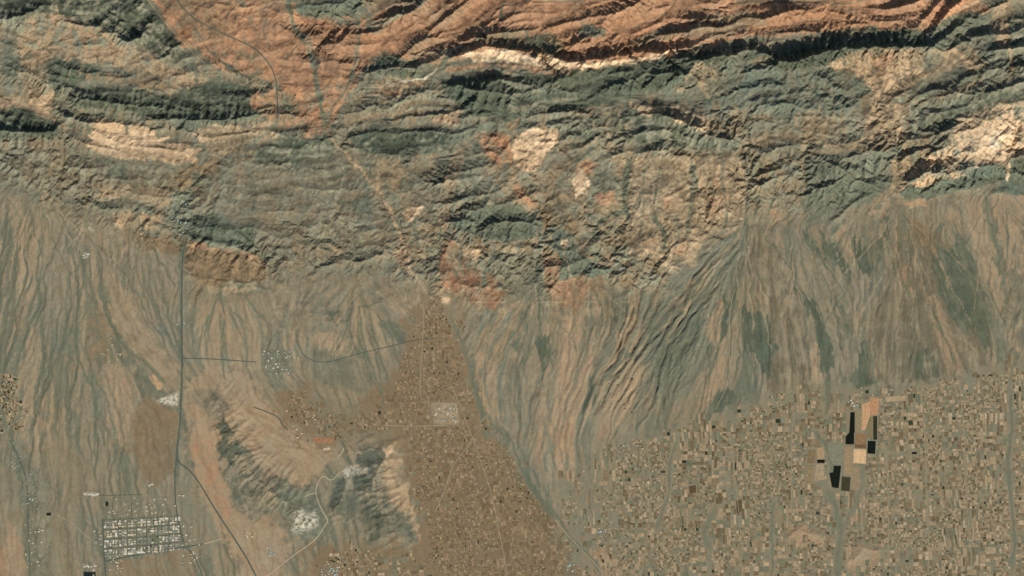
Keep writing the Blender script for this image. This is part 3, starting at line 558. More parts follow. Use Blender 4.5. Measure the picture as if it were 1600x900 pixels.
# ---------------------------------------------------------------- relief
MTN = sstep(-24, 44, poly_sd(WX, WY, FRONT) + 10 * N_MID - 7 * CHL).astype(F)
for pts in [P("470,474 530,478 545,505 500,512 465,500"), P("420,470 455,478 470,510 440,520"), P("560,452 620,446 640,470 590,480"), P("300,440 400,436 430,458 380,470 320,462")]:      # low outliers in front of the range
    w = window(pts, 20)
    MTN[w] = np.maximum(MTN[w], .8 * sstep(-8, 10, poly_sd(WX[w], WY[w], pts) + 3 * N_MID[w]))
ROUGH = np.zeros((NY, NX), F)
for pts, a in RUGGED:
    w = window(pts, 40)
    k = sstep(-16, 75, poly_sd(WX[w], WY[w], pts)) if pts is FRONT else sstep(-10, 14, poly_sd(WX[w], WY[w], pts)) * sstep(-20, 45, poly_sd(WX[w], WY[w], FRONT))
    ROUGH[w] = ROUGH[w] * (1 - k) + a * k
FARMS = [P("960,690 1010,672 1100,655 1150,640 1230,612 1290,600 1330,612 1380,606 1440,602 1500,590 1545,572 1620,555 1660,560 1660,960 930,960 895,850 875,800 872,740"),
         P("622,560 645,490 662,462 700,465 722,520 735,580 752,640 805,705 845,770 885,830 935,905 940,960 652,960 664,860 640,770 626,690 570,680 505,690 450,650 440,612 475,602 520,645 575,632 610,610"),
         P("480,905 500,870 520,840 560,850 600,850 640,862 662,880 662,960 470,960"), P("-60,575 20,580 40,640 45,680 -60,690")]
FARM = np.zeros((NY, NX), F)
for pts in FARMS:
    w = window(pts, 30)
    FARM[w] = np.maximum(FARM[w], sstep(-14, 6, poly_sd(WX[w], WY[w], pts)))
GULLY = np.full((NY, NX), 1.6, F)
for pts, a in [(P("940,470 1060,410 1130,370 1160,350 1165,380 1130,470 1100,560 1050,610 1000,640 930,640 920,570"), 7), (P("0,310 250,390 420,460 280,480 250,560 200,700 100,700 0,640"), 2.6), (P("1160,350 1400,310 1600,300 1600,570 1180,600"), 2.6), (P("740,480 900,460 960,560 900,680 780,640"), 2.4), (P("840,260 900,240 890,280 850,330"), 3)]:
    w = window(pts, 30)
    k = sstep(-16, 12, poly_sd(WX[w], WY[w], pts))
    GULLY[w] = GULLY[w] * (1 - k) + a * k


def base_z(y): return (900 - y) * 0.22 + np.where(y < 450, (450 - y) * 0.12, 0)


RN = np.zeros((NY, NX), F)
q = ridged(WX * 0.75 + WY * 0.35, WY * 1.25, 46, 3, 20, 0.55)
q2 = ridged(WX, WY, 21, 3, 24, 0.55)
STRAT = np.full((NY, NX), .9, F)      # how strongly the tilted beds stand out as long ribs
for pts, a in [(P("215,-60 300,-60 430,-60 440,20 470,40 545,40 560,110 500,215 430,140 340,110"), .08), (P("300,240 420,235 560,225 640,250 700,320 660,440 300,440 180,360 0,320 0,240"), .32), (P("25,60 90,20 190,55 300,120 260,146 120,105 40,120"), .3),
               (P("860,250 1160,245 1210,340 1080,410 1040,450 940,440 880,350"), .22), (P("1060,105 1300,105 1440,80 1480,130 1410,150 1420,230 1165,230 1110,165"), .4), (P("670,330 860,320 970,430 900,445 780,490 670,470"), .45), (P("735,195 885,190 885,330 760,290"), .1), (P("1410,300 1480,215 1540,165 1620,140 1620,260 1500,300"), .4), (P("700,70 850,66 1000,74 1100,60 1110,90 1000,112 900,122 760,112"), .2)]:
    w = window(pts, 30)
    k = sstep(-16, 20, poly_sd(WX[w], WY[w], pts))
    STRAT[w] = STRAT[w] * (1 - k) + a * k
H = base_z(PY).astype(F) + MTN * 12 + ROUGH * (0.5 * ridged(WX * .6 + WY * .3, WY * 1.3, 64, 2, 20, .45) + 0.31 * STRAT * BEDL + (0.12 + 0.42 * (1 - STRAT)) * q2 + .4 * (1 - STRAT) * q)
RG = np.zeros((NY, NX), F); HILL = np.zeros((NY, NX), F)
RW = (PX + fbm(PX, PY, 17, 3, 71, .6) * F(6)), (PY + fbm(PX, PY, 17, 3, 72, .6) * F(6))
for pts, h, wn, ws in RIDGES:
    w = window(pts, max(wn, ws) + 10)
    d, side, al = seg_dist(RW[0][w], RW[1][w], pts)
    wid = np.where(side < 0, wn, ws) * (1 + 0.25 * CRS[w].clip(-1.5, 1.5))
    prof = np.clip(1 - d / wid, 0, 1)
    prof = prof * (0.55 + 0.45 * prof) * (0.45 + 0.55 * np.clip(np.sin(np.pi * np.clip(al, .02, .98)) * 2.2, 0, 1))
    RG[w] = np.maximum(RG[w], h * prof)
    if pts[0][1] > 560: HILL[w] = np.maximum(HILL[w], sstep(0, 0.45, prof))
H = H + RG

# water carves the valleys: steepest descent routing, drainage area, stream incision
OFF = [(-1, -1), (-1, 0), (-1, 1), (0, -1), (0, 1), (1, -1), (1, 0), (1, 1)]
GORGE = ["790,185 850,168 920,160 990,152 1060,160 1120,172 1164,190", "505,190 512,215 540,250 590,300 625,370 645,430", "432,120 436,185 410,215 345,258 300,292 286,320 284,375 281,420", "1162,180 1168,235 1169,280 1164,340 1155,420", "1412,160 1416,200 1402,250 1402,300 1403,330", "1568,-40 1572,50 1578,100 1590,140",
         "75,170 92,200 100,240 95,300 95,350", "690,100 745,58 790,10 800,-40", "985,245 980,320 960,360 900,440 870,480", "850,260 845,330 842,400 840,470", "1260,230 1258,290 1255,350", "552,20 556,90 545,140 510,190", "300,100 340,120 400,170", "670,112 640,126 560,140 520,180", "1360,140 1375,190 1400,230", "690,350 668,405 650,450", "1085,250 1080,340 1040,400 1000,450"]
CUE = np.zeros((NY, NX), F)
w = window([(560, -60), (1520, 90)], 20)
CUE[w] = sstep(-14, 14, poly_sd(WX[w], WY[w], P("560,-60 1520,-60 1480,30 1320,46 1200,56 1090,70 1000,95 880,98 760,85 690,100 600,90 560,100")))
H += CUE * (22 * BEDL + 11 * BED) - np.clip(70 - PY, 0, 200) * 1.3 * sstep(560, 720, PX)
gr = random.Random(8)
for q in GORGE:
    p = P(q)
    for _ in range(2):
        p2 = [p[0]]
        for a, b in zip(p[:-1], p[1:]):
            L = math.hypot(b[0] - a[0], b[1] - a[1]); j = .22 * L
            p2 += [((a[0] + b[0]) / 2 + gr.uniform(-j, j), (a[1] + b[1]) / 2 + gr.uniform(-j, j)), b]
        p = p2
    w = window(p, 70)
    d, _, al = seg_dist(PX[w] + (WX - PX)[w] * F(1.1), PY[w] + (WY - PY)[w] * F(1.1), p)
    z0, z1 = base_z(p[0][1]) + 25, base_z(p[-1][1]) + 8
    zz = z0 + (z1 - z0) * al + d * 2.0
    h = H[w]
    H[w] = np.where((h > zz) & (d < 24), zz + (h - zz) * (.25 + .75 * np.clip((d - 2) / 22, 0, 1) ** .7), h)


def flood(e):
    eh, ew = e.shape
    NB = [a * ew + b for a, b in OFF]
    f = e.ravel().tolist(); seen = bytearray(eh * ew); hp = []
    for i in range(eh):
        for j in ((0, ew - 1) if 0 < i < eh - 1 else range(ew)):
            k = i * ew + j; seen[k] = 1; hp.append((f[k], k))
    heapq.heapify(hp)
    push, pop = heapq.heappush, heapq.heappop
    while hp:
        z, k = pop(hp)
        i = k // ew; j = k - i * ew
        if 0 < i < eh - 1 and 0 < j < ew - 1:
            nb = NB
        else:
            nb = [a * ew + b for a, b in OFF if 0 <= i + a < eh and 0 <= j + b < ew]
        z += 0.02
        for o in nb:
            m = k + o
            if not seen[m]:
                seen[m] = 1
                if f[m] < z: f[m] = z
                push(hp, (f[m], m))
    return np.array(f).reshape(eh, ew)


def erode(win, er, up, n, floods, k0, m_exp, seed):
    e = H[win].astype(np.float64); eh, ew = e.shape
    rng = np.random.default_rng(seed)
    e += (rng.standard_normal(e.shape) + .6) * (0.2 + 0.04 * up / .13)
    idx = np.arange(eh * ew).reshape(eh, ew)
    lake = 0
    for it in range(n):
        e = e + up * er
        if it in floods:
            f = flood(e); lake = f - e
        else:
            f = e + lake * .5
        best = np.zeros_like(e); rec = idx.copy()
        fp = np.pad(f, 1, constant_values=1e9); ip = np.pad(idx, 1)
        for a, b in OFF:
            s = (f - fp[1 + a:1 + a + eh, 1 + b:1 + b + ew]) / math.hypot(a, b)
            s = s * (1 + 0.4 * rng.random(s.shape)) * (s > 0)
            m = s > best
            best = np.where(m, s, best); rec = np.where(m, ip[1 + a:1 + a + eh, 1 + b:1 + b + ew], rec)
        order = np.argsort(f.ravel()).tolist(); r = rec.ravel().tolist()
        A = [1.0] * (eh * ew)
        for k in reversed(order):
            if r[k] != k: A[r[k]] += A[k]
        area = np.array(A).reshape(eh, ew)
        Fk = (k0 * np.minimum(area, 9000) ** m_exp * er).ravel().tolist(); hh = e.ravel().tolist()
        for k in order:
            j = r[k]
            if j != k and Fk[k] > 0:
                v = (hh[k] + Fk[k] * hh[j]) / (1 + Fk[k])
                if v < hh[k]: hh[k] = v
        e = np.array(hh).reshape(eh, ew)
        e = e * (1 - 0.09 * er) + blur(e, 1) * 0.09 * er      # loose rock creeps
    H[win] = e
    return area


LA = np.zeros((NY, NX), F)
w = window([(-30, -50), (1630, 470)], 0)
UP = ROUGH * (0.25 + 0.06 * STRAT * BEDL.clip(-2, 2) + .07 * (1.2 - STRAT) * q2) + RG * 0.10 + CUE * 4 * BEDL.clip(-.5, 2)
LA[w] = blur(np.log(erode(w, MTN[w].astype(float), UP[w], 9, (0, 1, 3, 6, 8), .68, .4, 4)).astype(F), 1)
for box in ([(290, 600), (520, 850)], [(500, 690), (670, 870)]):
    w = window(box, 0)
    erode(w, HILL[w].astype(float) * .9, RG[w] * .07 + 1.6, 7, (0, 2, 5), .6, .42, 6)
flat = 1 - FARM * 0.9
H = H + (1 - MTN) * (1 - HILL) * flat * GULLY * 1.5 * (ST_M * 0.5 + ST_F * 0.4 + ST_L * .3 - CH * 0.8 - CHL * .7)
H = H + MTN * np.minimum(ROUGH, 110) * (0.065 * BED + 0.06 * CRS + 0.045 * ridged(WX * .8 + WY * .3, WY * 1.2, 12, 3, 51, .6) + .012 * N_SPK) + HILL * (2.2 * CRS + 1.2 * BED + .8 * N_FINE)
del q, q2

# ---------------------------------------------------------------- colour of the ground
RGB = np.empty((NY, NX, 3), F)
RGB[:] = alb(COL['tan2'])


def paint(regions, x, y, fine=True):
    for pts, c1, c2, tex, edge, share, op in regions:
        w = window(pts, edge + 12)
        t = TEX[tex][w]
        sd = poly_sd(x[w], y[w], pts) + t * F(max(edge * .45, 4 if tex == 's' else 4.5 if tex in 'bc' and edge < 20 else 1))
        k = (sstep(-edge * .5, edge * .5, sd) * op)[..., None]
        q = 0.95 if tex in 'sl' else 1.1
        a = sstep(-q, q, t + (share - 0.5) * 2.4)[..., None]
        c = alb(COL[c1]) * (1 - a) + alb(COL[c2]) * a
        RGB[w] = RGB[w] * (1 - k) + c * k


paint(REGIONS, WX, WY)
paint(HILLS, PX + (WX - PX) * F(.35), PY + (WY - PY) * F(.35))
# gravel in the mountain valleys, dark varnish on bare ribs
k = (sstep(4.4, 6.4, LA + .3 * N_FINE) * MTN * 0.8)[..., None]
RGB = RGB * (1 - k) + (0.35 * RGB + 0.65 * (alb(COL['ftan']) * .55 + alb(COL['gry']) * .45)) * k
bas = np.zeros((NY, NX), F); w = window(BASIN, 20); bas[w] = sstep(-3, 6, poly_sd(WX[w], WY[w], BASIN))
k = (sstep(3.8, 6.0, LA + .4 * N_FINE) * bas * (0.25 + .35 * CUE))[..., None]
RGB = RGB * (1 - k) + alb(COL['wash']) * k
for pts, wd, c, op in WASHES:
    w = window(pts, wd * 3 + 12)
    d, _, al = seg_dist(PX[w] + (WX - PX)[w] * F(.7), PY[w] + (WY - PY)[w] * F(.7), pts)
    vary = (1 + 0.3 * ST_M[w].clip(-2, 2) + 0.3 * N_MID[w].clip(-1.5, 1.5)).clip(.6, 1.7)
    k = (sstep(wd * .75, wd * .3, d / vary) * op * np.clip(np.minimum(al, 1 - al) * 12, .15, 1))[..., None]
    RGB[w] = RGB[w] * (1 - k) + alb(COL[c]) * k
    H[w] -= k[..., 0] * (1.5 if wd < 4 else 2.5)
# stones, scrub and gravel patches: each stands out a little from what surrounds it
g = 1 + 0.03 * TEX['f'] + 0.05 * N_MID + MTN * (0.10 * BED + 0.08 * CRS + 0.06 * N_FINE + 0.055 * N_SPK) + (1 - MTN) * flat * (0.03 * ST_F - 0.035 * CH)
RGB *= np.clip(g, .55, 1.6)[..., None]
hue = (0.02 * N_BIG + 0.02 * N_FINE)[..., None] * np.array([1, 0.1, -0.8], F)
RGB *= 1 + hue
RGB = np.clip(RGB, 0.01, 0.9)

# ---------------------------------------------------------------- roads are graded into the relief
ROADS = [
    # (kind, label, line, width in map units, material)
    ('highway', 'straight dark asphalt highway running south past the white works to the town', P("293,372 286,395 284,430 284,500 284.5,560 283,620 281,660 277,700 276,716"), 1.7, 'asphalt'),
    ('highway', 'dark highway curving southeast past the foot of the lone hill', P("276,716 280,724 292,732 304,744 318,766 340,803 362,836 384,870 402,905 420,940"), 1.7, 'asphalt'),
    ('road', 'dark road running south from the highway fork beside the gridded town', P("276,716 273,740 273,770 275,798 281,826 287,846"), 1.5, 'asphalt'),
    ('road', 'dark slanting road along the south edge of the gridded town', P("163,878 200,870 240,862 290,855 318,850"), 1.3, 'asphalt'),
    ('road', 'dark road leaving the town southward at its west edge', P("160,812 161,840 163,878 165,905 166,960"), 1.5, 'asphalt'),
    ('road', 'dark road across the red basin from the top edge to the pass', P("262,-40 275,0 300,28 330,44 360,58 392,72 410,86 424,104 432,124 434,150 434,186"), 1.3, 'asphalt'),
    ('dirt_road', 'brown track beside the foot of the dark ridge in the red basin', P("224,-10 240,12 262,40 290,70 312,92 330,108"), .9, 'dust'),
    ('road', 'dark straight lane branching east from the highway across the plain', P("285,560 310,560 348,562 400,566"), 1.1, 'asphalt'),
    ('road', 'dark curved road swinging from the foothills east to the farmland', P("466,540 470,550 480,560 496,566 515,566 545,557 575,549 610,541 650,531 680,529"), .85, 'asphalt'),
    ('road', 'dark road along the north side of the orange slope above the lone hill', P("396,636 415,643 432,650 438,656 440,664 450,672"), 1.3, 'asphalt'),
    ('track', 'pale quarry track running from the bottom edge up between the two dark hills', P("380,930 400,915 420,898 455,870 490,846 500,834 508,820 513,815 508,806 500,792 494,776 493,764 498,750 506,742 513,750 521,750 528,740 540,733"), .95, 'pale'),
    ('track', 'short pale track climbing north from the quarry saddle', P("526,716 534,708 537,700"), 1.0, 'pale'),
    ('track', 'faint pale track branching west beside the quarry hill', P("493,770 484,772 476,776"), .8, 'pale'),
    ('dirt_road', 'pale straight farm road slanting through the brown farmland', P("738,684 730,700 716,715 706,730 700,750 690,778 680,800"), .8, 'dust'),
    ('dirt_road', 'pale farm road running down the east side of the brown farmland', P("705,600 715,625 725,650 738,684 748,712 765,760 772,790 780,830 788,870 796,930"), .75, 'dust'),
    ('dirt_road', 'thin pale lane running north to south beside the compound', P("662,470 661,520 658,560 656,600 657,620"), .8, 'dust'),
    ('dirt_road', 'thin pale lane crossing the plain north of the compound', P("600,664 640,666 672,665 700,664"), .8, 'dust'),
    ('dirt_road', 'pale lane across the brown plain toward the village by the west wash', P("88,804 110,815 128,832 142,843 152,850"), .8, 'dust'),
    ('dirt_road', 'dusty lane running from the gridded town southeast across the plain', P("318,850 332,846 345,842"), .9, 'pale'),
    ('road', 'grey road running down from the town corner to the bottom edge', P("290,856 302,866 310,885 318,905 330,950"), 1.2, 'asphalt'),
    ('road', 'grey village road following the west wash southward', P("15,688 25,708 40,740 44,790 43,830 46,870 46,930"), 1.1, 'asphalt'),
    ('dirt_road', 'thin light road along the wash bed of the middle fan', P("1147,452 1141,480 1139,520 1140,560 1138,600 1128,620 1118,640"), .7, 'dust'),
    ('dirt_road', 'pale road bordering the dark wash below the farmland', P("868,812 885,834 900,850 915,866 935,885 950,915"), 1.0, 'dust'),
    ('dirt_road', 'short pale lane crossing the gravel wash east of the farmland', P("750,660 765,645 778,630"), .8, 'dust'),
]


def resample(pts, step):
    """rounded line through the points"""
    p = [np.array(v, float) for v in pts]
    for _ in range(2):
        o = [p[0]]
        for a, b in zip(p[:-1], p[1:]): o += [a * .75 + b * .25, a * .25 + b * .75]
        p = o + [p[-1]]
    out = [p[0]]; acc = 0
    for a, b in zip(p[:-1], p[1:]):
        L = np.linalg.norm(b - a); s = step - acc
        while s <= L: out.append(a + (b - a) * s / max(L, 1e-9)); s += step
        acc = L - (s - step)
    out.append(p[-1])
    return out


HB = blur(H, 6)
w = window([(1255, 612), (1440, 772)], 10)
k = sstep(0, 9, poly_sd(PX[w], PY[w], P("1252,610 1442,610 1442,774 1252,774")))
H[w] = H[w] * (1 - k) + blur(H, 14)[w] * k
for _, _, pts, wd, _ in ROADS:
    w = window(pts, 14)
    d, _, _ = seg_dist(PX[w], PY[w], [tuple(v) for v in resample(pts, 6)])
    k = sstep(7, 2.2, d)
    H[w] = H[w] * (1 - k) + HB[w] * k


def ground(px, py):
    a = np.clip((np.asarray(px, float) - X0) / STEP, 0, NX - 1.001); b = np.clip((np.asarray(py, float) - Y0) / STEP, 0, NY - 1.001)
    i = a.astype(int); j = b.astype(int); u = a - i; v = b - j
    return (H[j, i] * (1 - u) + H[j, i + 1] * u) * (1 - v) + (H[j + 1, i] * (1 - u) + H[j + 1, i + 1] * u) * v


# ---------------------------------------------------------------- materials
def node_mat(name, rough=0.95, spec=0.05):
    m = bpy.data.materials.new(name); m.use_nodes = True
    nt = m.node_tree; b = nt.nodes['Principled BSDF']
    b.inputs['Roughness'].default_value = rough
    b.inputs['Specular IOR Level'].default_value = spec
    return m, nt, b


def mix(nt, a, b, fac, mode='MIX'):
    n = nt.nodes.new('ShaderNodeMix'); n.data_type = 'RGBA'; n.blend_type = mode
    for s, v in ((6, a), (7, b), (0, fac)):
        if isinstance(v, bpy.types.NodeSocket): nt.links.new(v, n.inputs[s])
        else: n.inputs[s].default_value = v
    return n.outputs[2]


def noise_val(nt, scale, detail=4.0, lo=.35, hi=.65, out=(0, 1)):
    tc = nt.nodes.new('ShaderNodeNewGeometry')
    n = nt.nodes.new('ShaderNodeTexNoise'); n.inputs['Scale'].default_value = scale; n.inputs['Detail'].default_value = detail
    nt.links.new(tc.outputs['Position'], n.inputs['Vector'])
    r = nt.nodes.new('ShaderNodeMapRange')
    for s, v in ((1, lo), (2, hi), (3, out[0]), (4, out[1])): r.inputs[s].default_value = v
    nt.links.new(n.outputs['Fac'], r.inputs[0])
    return r.outputs[0]


def plain_mat(name, c, var=0.18, scale=.02, rough=.9):
    m, nt, b = node_mat(name, rough)
    c = tuple(float(v) for v in alb(c))
    f = noise_val(nt, scale, 4)
    col = mix(nt, (*[v * (1 - var) for v in c], 1), (*[min(.95, v * (1 + var)) for v in c], 1), f)
    nt.links.new(col, b.inputs['Base Color'])
    return m


def vcol_mat(name, scale=.015, amt=.05):
    m, nt, b = node_mat(name)
    a = nt.nodes.new('ShaderNodeVertexColor'); a.layer_name = 'soil'
    f = noise_val(nt, scale, 5, out=(1 - amt, 1 + amt))
    f2 = noise_val(nt, scale * 4, 3, out=(1 - amt * .7, 1 + amt * .7))
    c = nt.nodes.new('ShaderNodeVectorMath'); c.operation = 'SCALE'; nt.links.new(a.outputs['Color'], c.inputs[0]); nt.links.new(f, c.inputs['Scale'])
    d = nt.nodes.new('ShaderNodeVectorMath'); d.operation = 'SCALE'; nt.links.new(c.outputs[0], d.inputs[0]); nt.links.new(f2, d.inputs['Scale'])
    nt.links.new(d.outputs[0], b.inputs['Base Color'])
    return m


M_GROUND = vcol_mat('ground_soil_and_rock')
M_FIELD = vcol_mat('field_soil_and_crops', .02, .16)


def tag(o, label=None, cat=None, group=None, kind=None):
    if label: o['label'] = label
    if cat: o['category'] = cat
    if group: o['group'] = group
    if kind: o['kind'] = kind
    return o


def mesh_np(name, V, Q, mat, rgb=None, smooth=False):
    me = bpy.data.meshes.new(name)
    V = np.ascontiguousarray(V, np.float32); Q = np.ascontiguousarray(Q, np.int32)
    me.vertices.add(len(V)); me.vertices.foreach_set('co', V.ravel())
    k = Q.shape[1]
    me.loops.add(Q.size); me.loops.foreach_set('vertex_index', Q.ravel())
    me.polygons.add(len(Q)); me.polygons.foreach_set('loop_start', np.arange(0, Q.size, k, dtype=np.int32))
    me.polygons.foreach_set('use_smooth', np.full(len(Q), smooth))
    if rgb is not None:
        at = me.color_attributes.new('soil', 'FLOAT_COLOR', 'POINT')
        c = np.ones((len(V), 4), np.float32); c[:, :3] = rgb
        at.data.foreach_set('color', c.ravel())
    me.update(calc_edges=True)
    me.materials.append(mat)
    o = bpy.data.objects.new(name, me); C.objects.link(o)
    return o


# ---------------------------------------------------------------- the ground sheet, out to the horizon
far = 2.0 * (1.1 ** np.arange(1, 59) - 1) / .1
ex = np.concatenate([X0 - far[::-1], gx, X1 + far]); ey = np.concatenate([Y0 - far[::-1], gy, Y1 + far])
nf = len(far)
def mirror(v, a, b, n):          # beyond the mapped land the ground goes on in the same manner
    t = np.mod(v - a, 2 * (b - a)); t = np.where(t > b - a, 2 * (b - a) - t, t)
    return np.clip(np.rint(t / STEP), 0, n - 1).astype(int)


MX, MY = mirror(ex, X0, X1, NX), mirror(ey, Y0, Y1, NY)
EH = H[np.ix_(MY, MX)]; ERGB = RGB[np.ix_(MY, MX)]
EX, EY = np.meshgrid(ex, ey)
out = np.clip(np.maximum(np.maximum(X0 - EX, EX - X1), np.maximum(Y0 - EY, EY - Y1)) / 900, 0, 1)
om = sstep(420, 260, EY + 60 * perlin(EX / 300, EY / 300, 95))
oz = om * (260 + 220 * fbm(EX, EY, 420, 3, 90) + 140 * ridged(EX, EY, 150, 3, 91)) + (1 - om) * (np.clip(base_z(EY), -40, 140) + 8 * fbm(EX, EY, 200, 3, 92))
EH = EH * (1 - out) + oz * out
oc = (om[..., None] * alb(COL['rockt']) + (1 - om[..., None]) * alb(COL['tan2'])) * (1 + .25 * fbm(EX, EY, 160, 3, 93))[..., None]
ERGB = ERGB * (1 - out[..., None]) + oc * out[..., None]
EM = MTN[np.ix_(MY, MX)] * (1 - out) + om * out; EHL = HILL[np.ix_(MY, MX)] * (out <= 0)
ny, nx = EH.shape
VV = np.stack([wx(EX), wy(EY), EH], -1).reshape(-1, 3)
VC = ERGB.reshape(-1, 3)
I = np.arange(ny * nx).reshape(ny, nx)
QQ = np.stack([I[1:, :-1], I[1:, 1:], I[:-1, 1:], I[:-1, :-1]], -1).reshape(-1, 4)


def quadmean(a): return ((a[1:, :-1] + a[1:, 1:] + a[:-1, 1:] + a[:-1, :-1]) / 4).ravel()


qm, qh, qx = quadmean(EM), quadmean(EHL), quadmean(EX)
cls = np.where(qm > .5, 1, np.where((qh > .35), np.where(qx < 512, 2, np.where(qx < 800, 3, 4)), 0))
for k, name, label, cat in ((0, 'plain', 'tan and grey gravel plain of alluvial fans below the mountains', 'plain'), (1, 'mountains', 'rugged eroded mountain ranges in dark grey, orange and cream rock across the north', 'mountains'),
                            (2, 'hill', 'lone dark rocky hill with a white quarry at its southeast foot', 'hill'), (3, 'hill', 'dark rocky hill with an orange east slope beside the brown farmland', 'hill'), (4, 'hills', 'low orange knolls among the fields by the dark wash', 'hills')):
    qs = QQ[cls == k]
    if not len(qs): continue
    u, inv = np.unique(qs, return_inverse=True)
    tag(mesh_np(name, VV[u], inv.reshape(-1, 4), M_GROUND, VC[u], True), label, cat, kind='structure')
# ---------------------------------------------------------------- roads: a draped ribbon with a low embankment
ROADM = {'asphalt': plain_mat('road_asphalt', (84, 92, 82), .12, .02), 'street': plain_mat('street_asphalt', (98, 100, 86), .12, .02), 'pale': plain_mat('track_pale_gravel', (182, 162, 131), .15, .02), 'dust': plain_mat('road_packed_dust', (158, 140, 112), .12, .02)}


def ribbon(name, label, pts, wd, mat, cat, lift=2.5):
    p = np.array(resample(pts, 1.6)); t = np.gradient(p, axis=0); t /= np.linalg.norm(t, axis=1, keepdims=True) + 1e-9
    n = np.stack([-t[:, 1], t[:, 0]], 1)
    rows = []
    for s, dz in ((-.75, -3.0), (-.5, 0), (0, .25), (.5, 0), (.75, -3.0)):
        q = p + n * wd * s
        z = np.maximum(ground(p[:, 0], p[:, 1]), ground(q[:, 0], q[:, 1])) if dz >= 0 else ground(q[:, 0], q[:, 1])
        rows.append(np.stack([wx(q[:, 0]), wy(q[:, 1]), z + lift + dz], 1))
    V = np.stack(rows, 1).reshape(-1, 3); m = len(p)
    I = np.arange(m * 5).reshape(m, 5)
    Q = np.stack([I[:-1, :-1], I[:-1, 1:], I[1:, 1:], I[1:, :-1]], -1).reshape(-1, 4)[:, ::-1]
    return tag(mesh_np(name, V, Q, mat, None, True), label, cat, kind='structure')


for name, label, pts, wd, m in ROADS:
    ribbon(name, label, pts, wd, ROADM[m], name.replace('_', ' '))
for pts, lab in [("1345,770 1348,820 1352,905", 'pale farm lane just east of the dark wash'), ("1380,640 1384,700 1388,760 1390,905", 'straight pale farm lane through the strip fields'), ("1440,612 1446,700 1450,800 1452,905", 'straight pale farm lane through the eastern plots'), ("1500,600 1508,700 1512,800 1520,905", 'pale farm lane west of the eastern wash'),
                 ("1240,640 1236,720 1238,800 1230,905", 'pale farm lane west of the black fields'), ("1140,680 1150,760 1158,830 1160,905", 'pale farm lane in the middle of the patchwork'), ("1050,720 1090,716 1150,712 1240,705", 'pale farm lane crossing the patchwork from west to east'), ("1345,780 1420,774 1500,776 1575,770", 'pale cross lane south of the black fields'), ("1010,690 1020,770 1010,850 1000,905", 'westernmost pale farm lane of the patchwork')]:
    ribbon('dirt_road', lab, P(pts), .55, ROADM['dust'], 'dirt road')
    ROADS.append(('dirt_road', lab, P(pts), 1.2, 'dust'))
STREETS = [("160,813 184,812 212,810 229,809 246,808 262,807 279,806", 'north boundary street of the gridded town'), ("161,828 184,827 212,825 246,823 281,820", 'second cross street from the north in the gridded town'),
           ("161,843 184,842 212,840 246,838 283,834", 'third cross street from the north in the gridded town'), ("162,858 184,856 212,854 246,851 286,846", 'southernmost inner cross street of the gridded town'),
           ("184,800 184,827 185,850 186,874", 'straight north to south street nearest the town west edge'), ("198,812 199,840 200,870", 'narrow north to south street in the western town blocks'), ("205,774 205,794 206,812", 'short street through the open plots north of the town'),
           ("212,810 213,835 214,867", 'north to south street through the town west of its centre'), ("229,808 229,830 230,863", 'dark main avenue running down the middle of the town'), ("246,808 247,830 248,860", 'north to south street just east of the town avenue'), ("263,807 264,830 266,857", 'easternmost inner street of the gridded town'), ("157,775 190,774 222,773", 'street along the north edge of the open town plots')]
for pts, label in STREETS:
    ribbon('street', label, P(pts), .8, ROADM['street'], 'street')

# ---------------------------------------------------------------- fields
def field_mesh(name, corners, c, top=1.4):
    """a parcel of standing crop or ploughed earth: raised body with sloping banks"""
    c2 = np.array(corners, float); m = c2.mean(0)
    n = len(c2)
    inner = m + (c2 - m) * .93
    V = []
    for (x, y) in c2: V.append((wx(x), wy(y), float(ground(x, y)) - 1.5))
    for (x, y) in inner: V.append((wx(x), wy(y), float(ground(x, y)) + top))
    me = bpy.data.meshes.new(name)
    sgn = sum(c2[i][0] * c2[(i + 1) % n][1] - c2[(i + 1) % n][0] * c2[i][1] for i in range(n))
    fs = [tuple(range(n, 2 * n))] + [(i, (i + 1) % n, n + (i + 1) % n, n + i) for i in range(n)]
    if sgn > 0: fs = [f[::-1] for f in fs]
    me.from_pydata(V, [], fs)
    at = me.color_attributes.new('soil', 'FLOAT_COLOR', 'POINT')
    k = np.ones((2 * n, 4), np.float32); k[:, :3] = alb(c)
    at.data.foreach_set('color', k.ravel())
    me.materials.append(M_FIELD)
    o = bpy.data.objects.new(name, me); C.objects.link(o)
    return o


